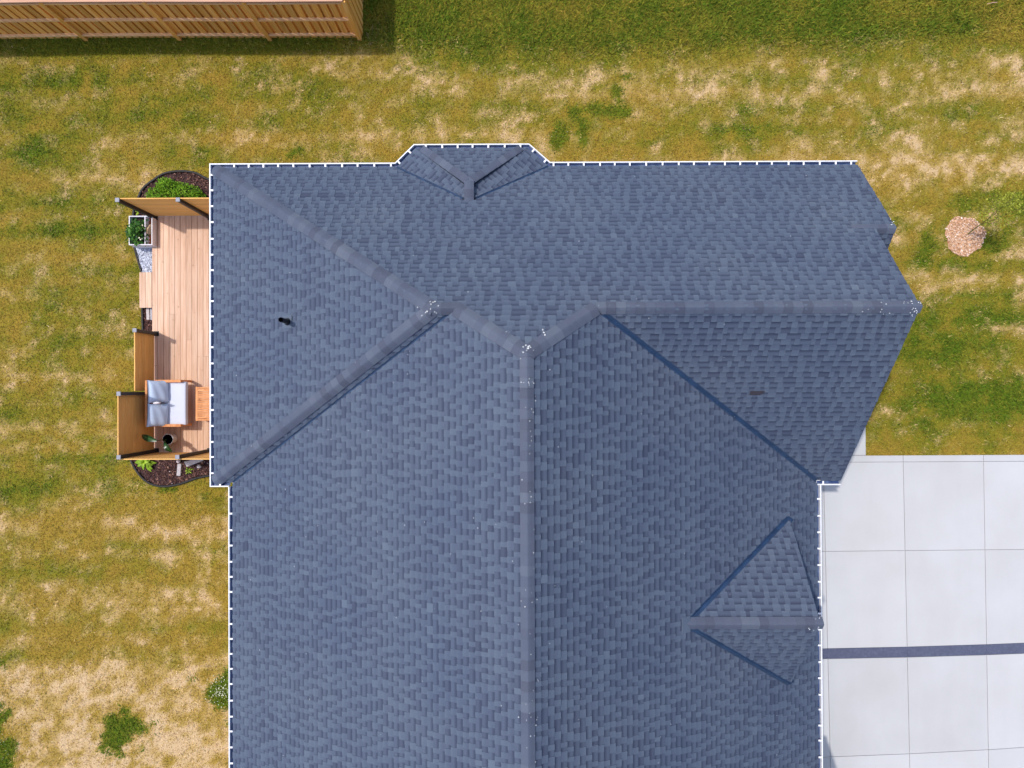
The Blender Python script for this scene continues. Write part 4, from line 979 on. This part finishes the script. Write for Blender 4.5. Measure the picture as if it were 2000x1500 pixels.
def edging(pts, label):
    mb = MB(); w2 = .028; n_ = len(pts); vs_ = []
    for i, p in enumerate(pts):
        d = (pts[min(i + 1, n_ - 1)] - pts[max(i - 1, 0)]).normalized(); s_ = Vector((-d.y, d.x, 0)) * w2
        for o2, z in ((-1, 0), (-1, .05), (-.5, .065), (.5, .065), (1, .05), (1, 0)): vs_.append((p.x + s_.x * o2, p.y + s_.y * o2, z))
    fs = [(i * 6 + j, i * 6 + j + 1, (i + 1) * 6 + j + 1, (i + 1) * 6 + j) for i in range(n_ - 1) for j in range(5)]
    mb.add(vs_, fs); return tag(mb.build('garden_edging', M['edging']), label, 'edging', 'black bed edging')
edging(edge_n, 'black plastic edging curving round the mulch bed north of the deck'); edging(edge_s, 'black plastic edging curving round the mulch bed south of the deck')
edging([gp(264, 482), gp(268, 497), gp(273, 514), gp(278, 531)], 'short slanting dark edging beside the white gravel'); edging([gp(279.5, 600), gp(280, 625), gp(281, 655)], 'short straight dark edging beside the narrow mulch strip')

def block(quad_px, z, label, group=None, name='stone_slab', m='stone', h=None):
    q = [gp(x, y, z) for x, y in quad_px]
    if area2([p2(v) for v in q]) < 0: q = q[::-1]
    mb = MB(); mb.prism([p2(v) for v in q], 0.0, z); return tag(mb.build(name, M[m], bevel=.006), label, 'paving stone', group)
GS = 'loose stone blocks in the south bed'
block([(346.5, 906), (353.7, 906), (352, 930), (344.5, 929)], .07, 'narrow upright pale stone block in the south mulch bed', GS)
block([(359, 902), (392.5, 893.5), (397.3, 899.5), (364.5, 912)], .06, 'wide wedge-shaped pale stone slab nearest the house in the south bed', GS)
block([(285, 601.5), (291, 601.5), (292, 624.5), (286, 624.5)], .06, 'narrow pale stone strip in the mulch just below the step', 'stone strips by the step'); block([(292.8, 601.5), (297, 601.5), (297, 625), (293.5, 625)], .06, 'white stone strip against the deck edge below the step', 'stone strips by the step')
GR = 'rocks in the south bed'
rock(348.9, 900, .02, .05, .055, .05, 'rock', 'pinkish round rock beside the screen post in the south bed', GR, seed=11); rock(389, 911, .02, .062, .045, .04, 'stone', 'grey oval rock near the house in the south bed', GR, seed=12)
for i, (px, py, where) in enumerate(((399, 902.5, 'just off the tip of the wedge-shaped slab'), (406, 905, 'closest to the house gutter'), (331.5, 921, 'left of the narrow upright stone block'), (336, 944, 'by the curved edging at the bottom'))): rock(px, py, .02, .014, .013, .012, 'stone', 'tiny white pebble on mulch, ' + where, 'tiny pebbles on the south mulch', 'pebble', 20 + i)

# ---------------------------------------------------------------- shrubs
sc_ = gp(334, 373, .35)
sh = empty('shrub', (sc_.x, sc_.y, 0), 'broad bright green shrub in the north mulch bed behind the screen', 'shrub')
lobes = [(-.42, -.08, .34, .34), (-.05, .02, .42, .46), (.30, -.02, .36, .44), (.52, -.12, .24, .32), (-.2, .2, .28, .4)]
def fsh():
    lx, ly, r_, h_ = random.choice(lobes); a = random.random() * 6.28; q = math.acos(1 - random.random()); rr = random.uniform(.72, 1.04)
    x, y, z = math.sin(q) * math.cos(a) * rr, math.sin(q) * math.sin(a) * rr, math.cos(q) * rr
    return (sc_.x + lx + x * r_, sc_.y + ly * .9 + y * r_ * .72, .05 + z * h_ * (.85 + .3 * math.sin(9 * a))), z
leaf_cloud('foliage', sh, 'shrub', 3600, fsh, .05, .35)
stems(sh, (sc_.x, sc_.y, 0), [(sc_.x + l[0] * .8, sc_.y + l[1] * .8, l[3] * .8) for l in lobes])
def hosta(px, py, n_, L_, w_, label, name='hosta', hgt=.18):
    c = gp(px, py, 0.0); o = empty(name, c, label, 'plant')
    for i in range(n_):
        a = i * 2.4 + random.uniform(-.3, .3); f = (i + 1) / n_; r0 = .03; l_ = L_ * (.55 + .45 * f) * random.uniform(.85, 1.1); h0 = hgt * (1.15 - .5 * f)
        b_ = c + Vector((math.cos(a) * r0 * f, math.sin(a) * r0 * f, h0 * .6)); big_leaf(o, b_, b_ + Vector((math.cos(a) * l_, math.sin(a) * l_, h0 * (.5 - .8 * f))), w_ * random.uniform(.8, 1.1), 'hosta', random.uniform(.2, .75), .05, nseg=5)
    return o
hosta(288, 901, 26, .25, .10, 'bright yellow-green leafy plant in the south mulch bed')
hosta(370, 919, 9, .10, .03, 'small sparse weed beside the stone slab in the south bed', 'weed', .05)
hosta(274, 414, 9, .10, .05, 'small pale green plant tucked under the north screen by the planter', 'small_plant', .12)

# ---------------------------------------------------------------- clover with white flowers
mb = MB()
for _ in range(150):
    px, py = random.gauss(432, 14), random.gauss(1350, 17)
    if ((px - 428) / 32) ** 2 + ((py - 1350) / 34) ** 2 > 1: continue
    p = gp(px, py, .05); r_ = random.uniform(.006, .013); mb.tube([p - Vector((0, 0, .008)), p, p + Vector((0, 0, .008))], [r_ * .5, r_, r_ * .4], 6)
for cx, cy, n_ in ((12, 1440, 26), (185, 1340, 4), (1090, 262, 6)):
    for _ in range(n_):
        p = gp(random.gauss(cx, 12), random.gauss(cy, 26 if n_ > 20 else 6), .05); r_ = random.uniform(.005, .010); mb.tube([p - Vector((0, 0, .008)), p, p + Vector((0, 0, .008))], [r_ * .5, r_, r_ * .4], 6)
tag(mb.build('clover_flowers', M['flower']), 'tiny white clover flowers dotted over the green patches', 'flowers', kind='stuff')

# ---------------------------------------------------------------- sapling in the chip ring
sb0 = gp(1889, 458, 0); st1 = gp(1985, 384, 2.15); 
sap = empty('sapling', sb0, 'thin leaning sapling with sparse yellow-green leaves at the wood chip ring', 'tree')
tr_pts = [sb0 + (st1 - sb0) * t + Vector((.03 * math.sin(5 * t), .02 * math.sin(7 * t), 0)) for t in (0, .2, .4, .6, .8, 1)]
mb = MB(); mb.tube(tr_pts, [.014, .012, .010, .008, .006, .004], 8); mb.build('trunk', M['trunk'], sap)
brs = []
random.seed(21)
for i in range(13):
    t = .30 + .055 * i; p = sb0 + (st1 - sb0) * t; a = i * 2.4; l_ = random.uniform(.35, .7) * (1.15 - .5 * t)
    d = Vector((math.cos(a), math.sin(a), random.uniform(.5, 1.1))).normalized(); q = p + d * l_; brs.append((p, q)); mid = (p + q) / 2 + Vector((0, 0, -.03))
    mb = MB(); mb.tube([p, mid, q], [.007, .005, .003], 5); mb.build('branch', M['trunk'], sap)
brs.append((sb0 + (st1 - sb0) * .25, gp(1998, 405, 1.9)))
mb = MB(); mb.tube([brs[-1][0], (brs[-1][0] + brs[-1][1]) / 2 + Vector((0, 0, .05)), brs[-1][1]], [.011, .008, .004], 6); mb.build('branch', M['trunk'], sap)
brs += [(sb0 + (st1 - sb0) * .5, st1)] * 4
def fsap():
    p, q = random.choice(brs); t = random.uniform(.25, 1.05); s_ = .09
    return (p + (q - p) * t + Vector((random.gauss(0, s_), random.gauss(0, s_), random.gauss(0, s_)))), .5
leaf_cloud('leaves', sap, 'sapleaf', 800, fsap, .05, .3)
a_, b_ = gp(1928, 8, .05), gp(1948, 4.5, .07); mb = MB(); mb.tube([a_, (a_ + b_) / 2 + Vector((0, .01, .01)), b_], [.008, .011, .007], 6)
tag(mb.build('stick', M['twig']), 'short pale dry stick lying in the long grass', 'stick')

# ================================================================== BOARD FENCE
FH = 1.80
fpx = [(703, 76), (528, 77), (352, 76.5), (170, 77), (-12, 79.5), (-190, 84)]
FP = []
for x, y in fpx:
    p = gp(x, y, 0)
    for _ in range(4): p = gp(x, y, float(gz(p.x, p.y)))
    FP.append(p)
fence = empty('wooden_fence', FP[2], 'brown wooden board fence with posts, rails and flat cap, north-west corner', 'fence')
def up_(p, z): return Vector((p.x, p.y, p.z + z))
random.seed(5)
for p in FP: mb = MB(); mb.box(p.x - .048, p.x + .048, p.y - .048, p.y + .048, p.z - .03, p.z + FH - .02); mb.build('post', M['fence'], fence)
bw = .145
for a, b in zip(FP[:-1], FP[1:]):
    d = (b - a); L = Vector((d.x, d.y, 0)).length; dd = d / L; nrm = Vector((-dd.y, dd.x, 0)); nrm = nrm if nrm.y > 0 else -nrm      # north side
    for z, hz in ((.26, .04), (.98, .04), (1.72, .04)):
        mb = MB(); mb.bar(up_(a, z) + dd * .05 - nrm * .012, up_(b, z) - dd * .05 - nrm * .012, .066, hz); mb.build('rail', M['fence_rail'], fence)
    n_ = round(L / .205); sp = L / n_
    for i in range(n_):
        for k_, (off_, sh_) in enumerate(((.030, .5), (.075, 0.0))):
            t = (i + sh_) * sp; p = a + dd * t + nrm * (off_ + random.uniform(-.002, .002)); mb = MB()
            mb.bar(up_(p, .03 + random.uniform(-.01, .01)), up_(p, FH - .01), bw * random.uniform(.96, 1.03), .019, up=nrm); mb.build('board', M['fence'], fence)
    mb = MB(); mb.bar(up_(a, FH + .01) + nrm * .03, up_(b, FH + .01) + nrm * .03, .15, .036); mb.build('cap_rail', M['fence_cap'], fence)
# return running north from the corner post
a = FP[0]; b = a + Vector((0.03, 2.4, 0)); dd = (b - a).normalized()
n_ = 12
for i in range(n_):
    for off_, sh_ in ((.045, .35), (.068, .85)):
        p = a + dd * ((i + sh_) * .2) + Vector((off_, 0, 0)); mb = MB(); mb.bar(up_(p, .03), up_(p, FH - .01), bw, .019, up=(1, 0, 0)); mb.build('board', M['fence'], fence)
mb = MB(); mb.bar(up_(a, FH + .01) + Vector((.03, 0, 0)), up_(b, FH + .01) + Vector((.03, 0, 0)), .15, .036); mb.build('cap_rail', M['fence_cap'], fence)
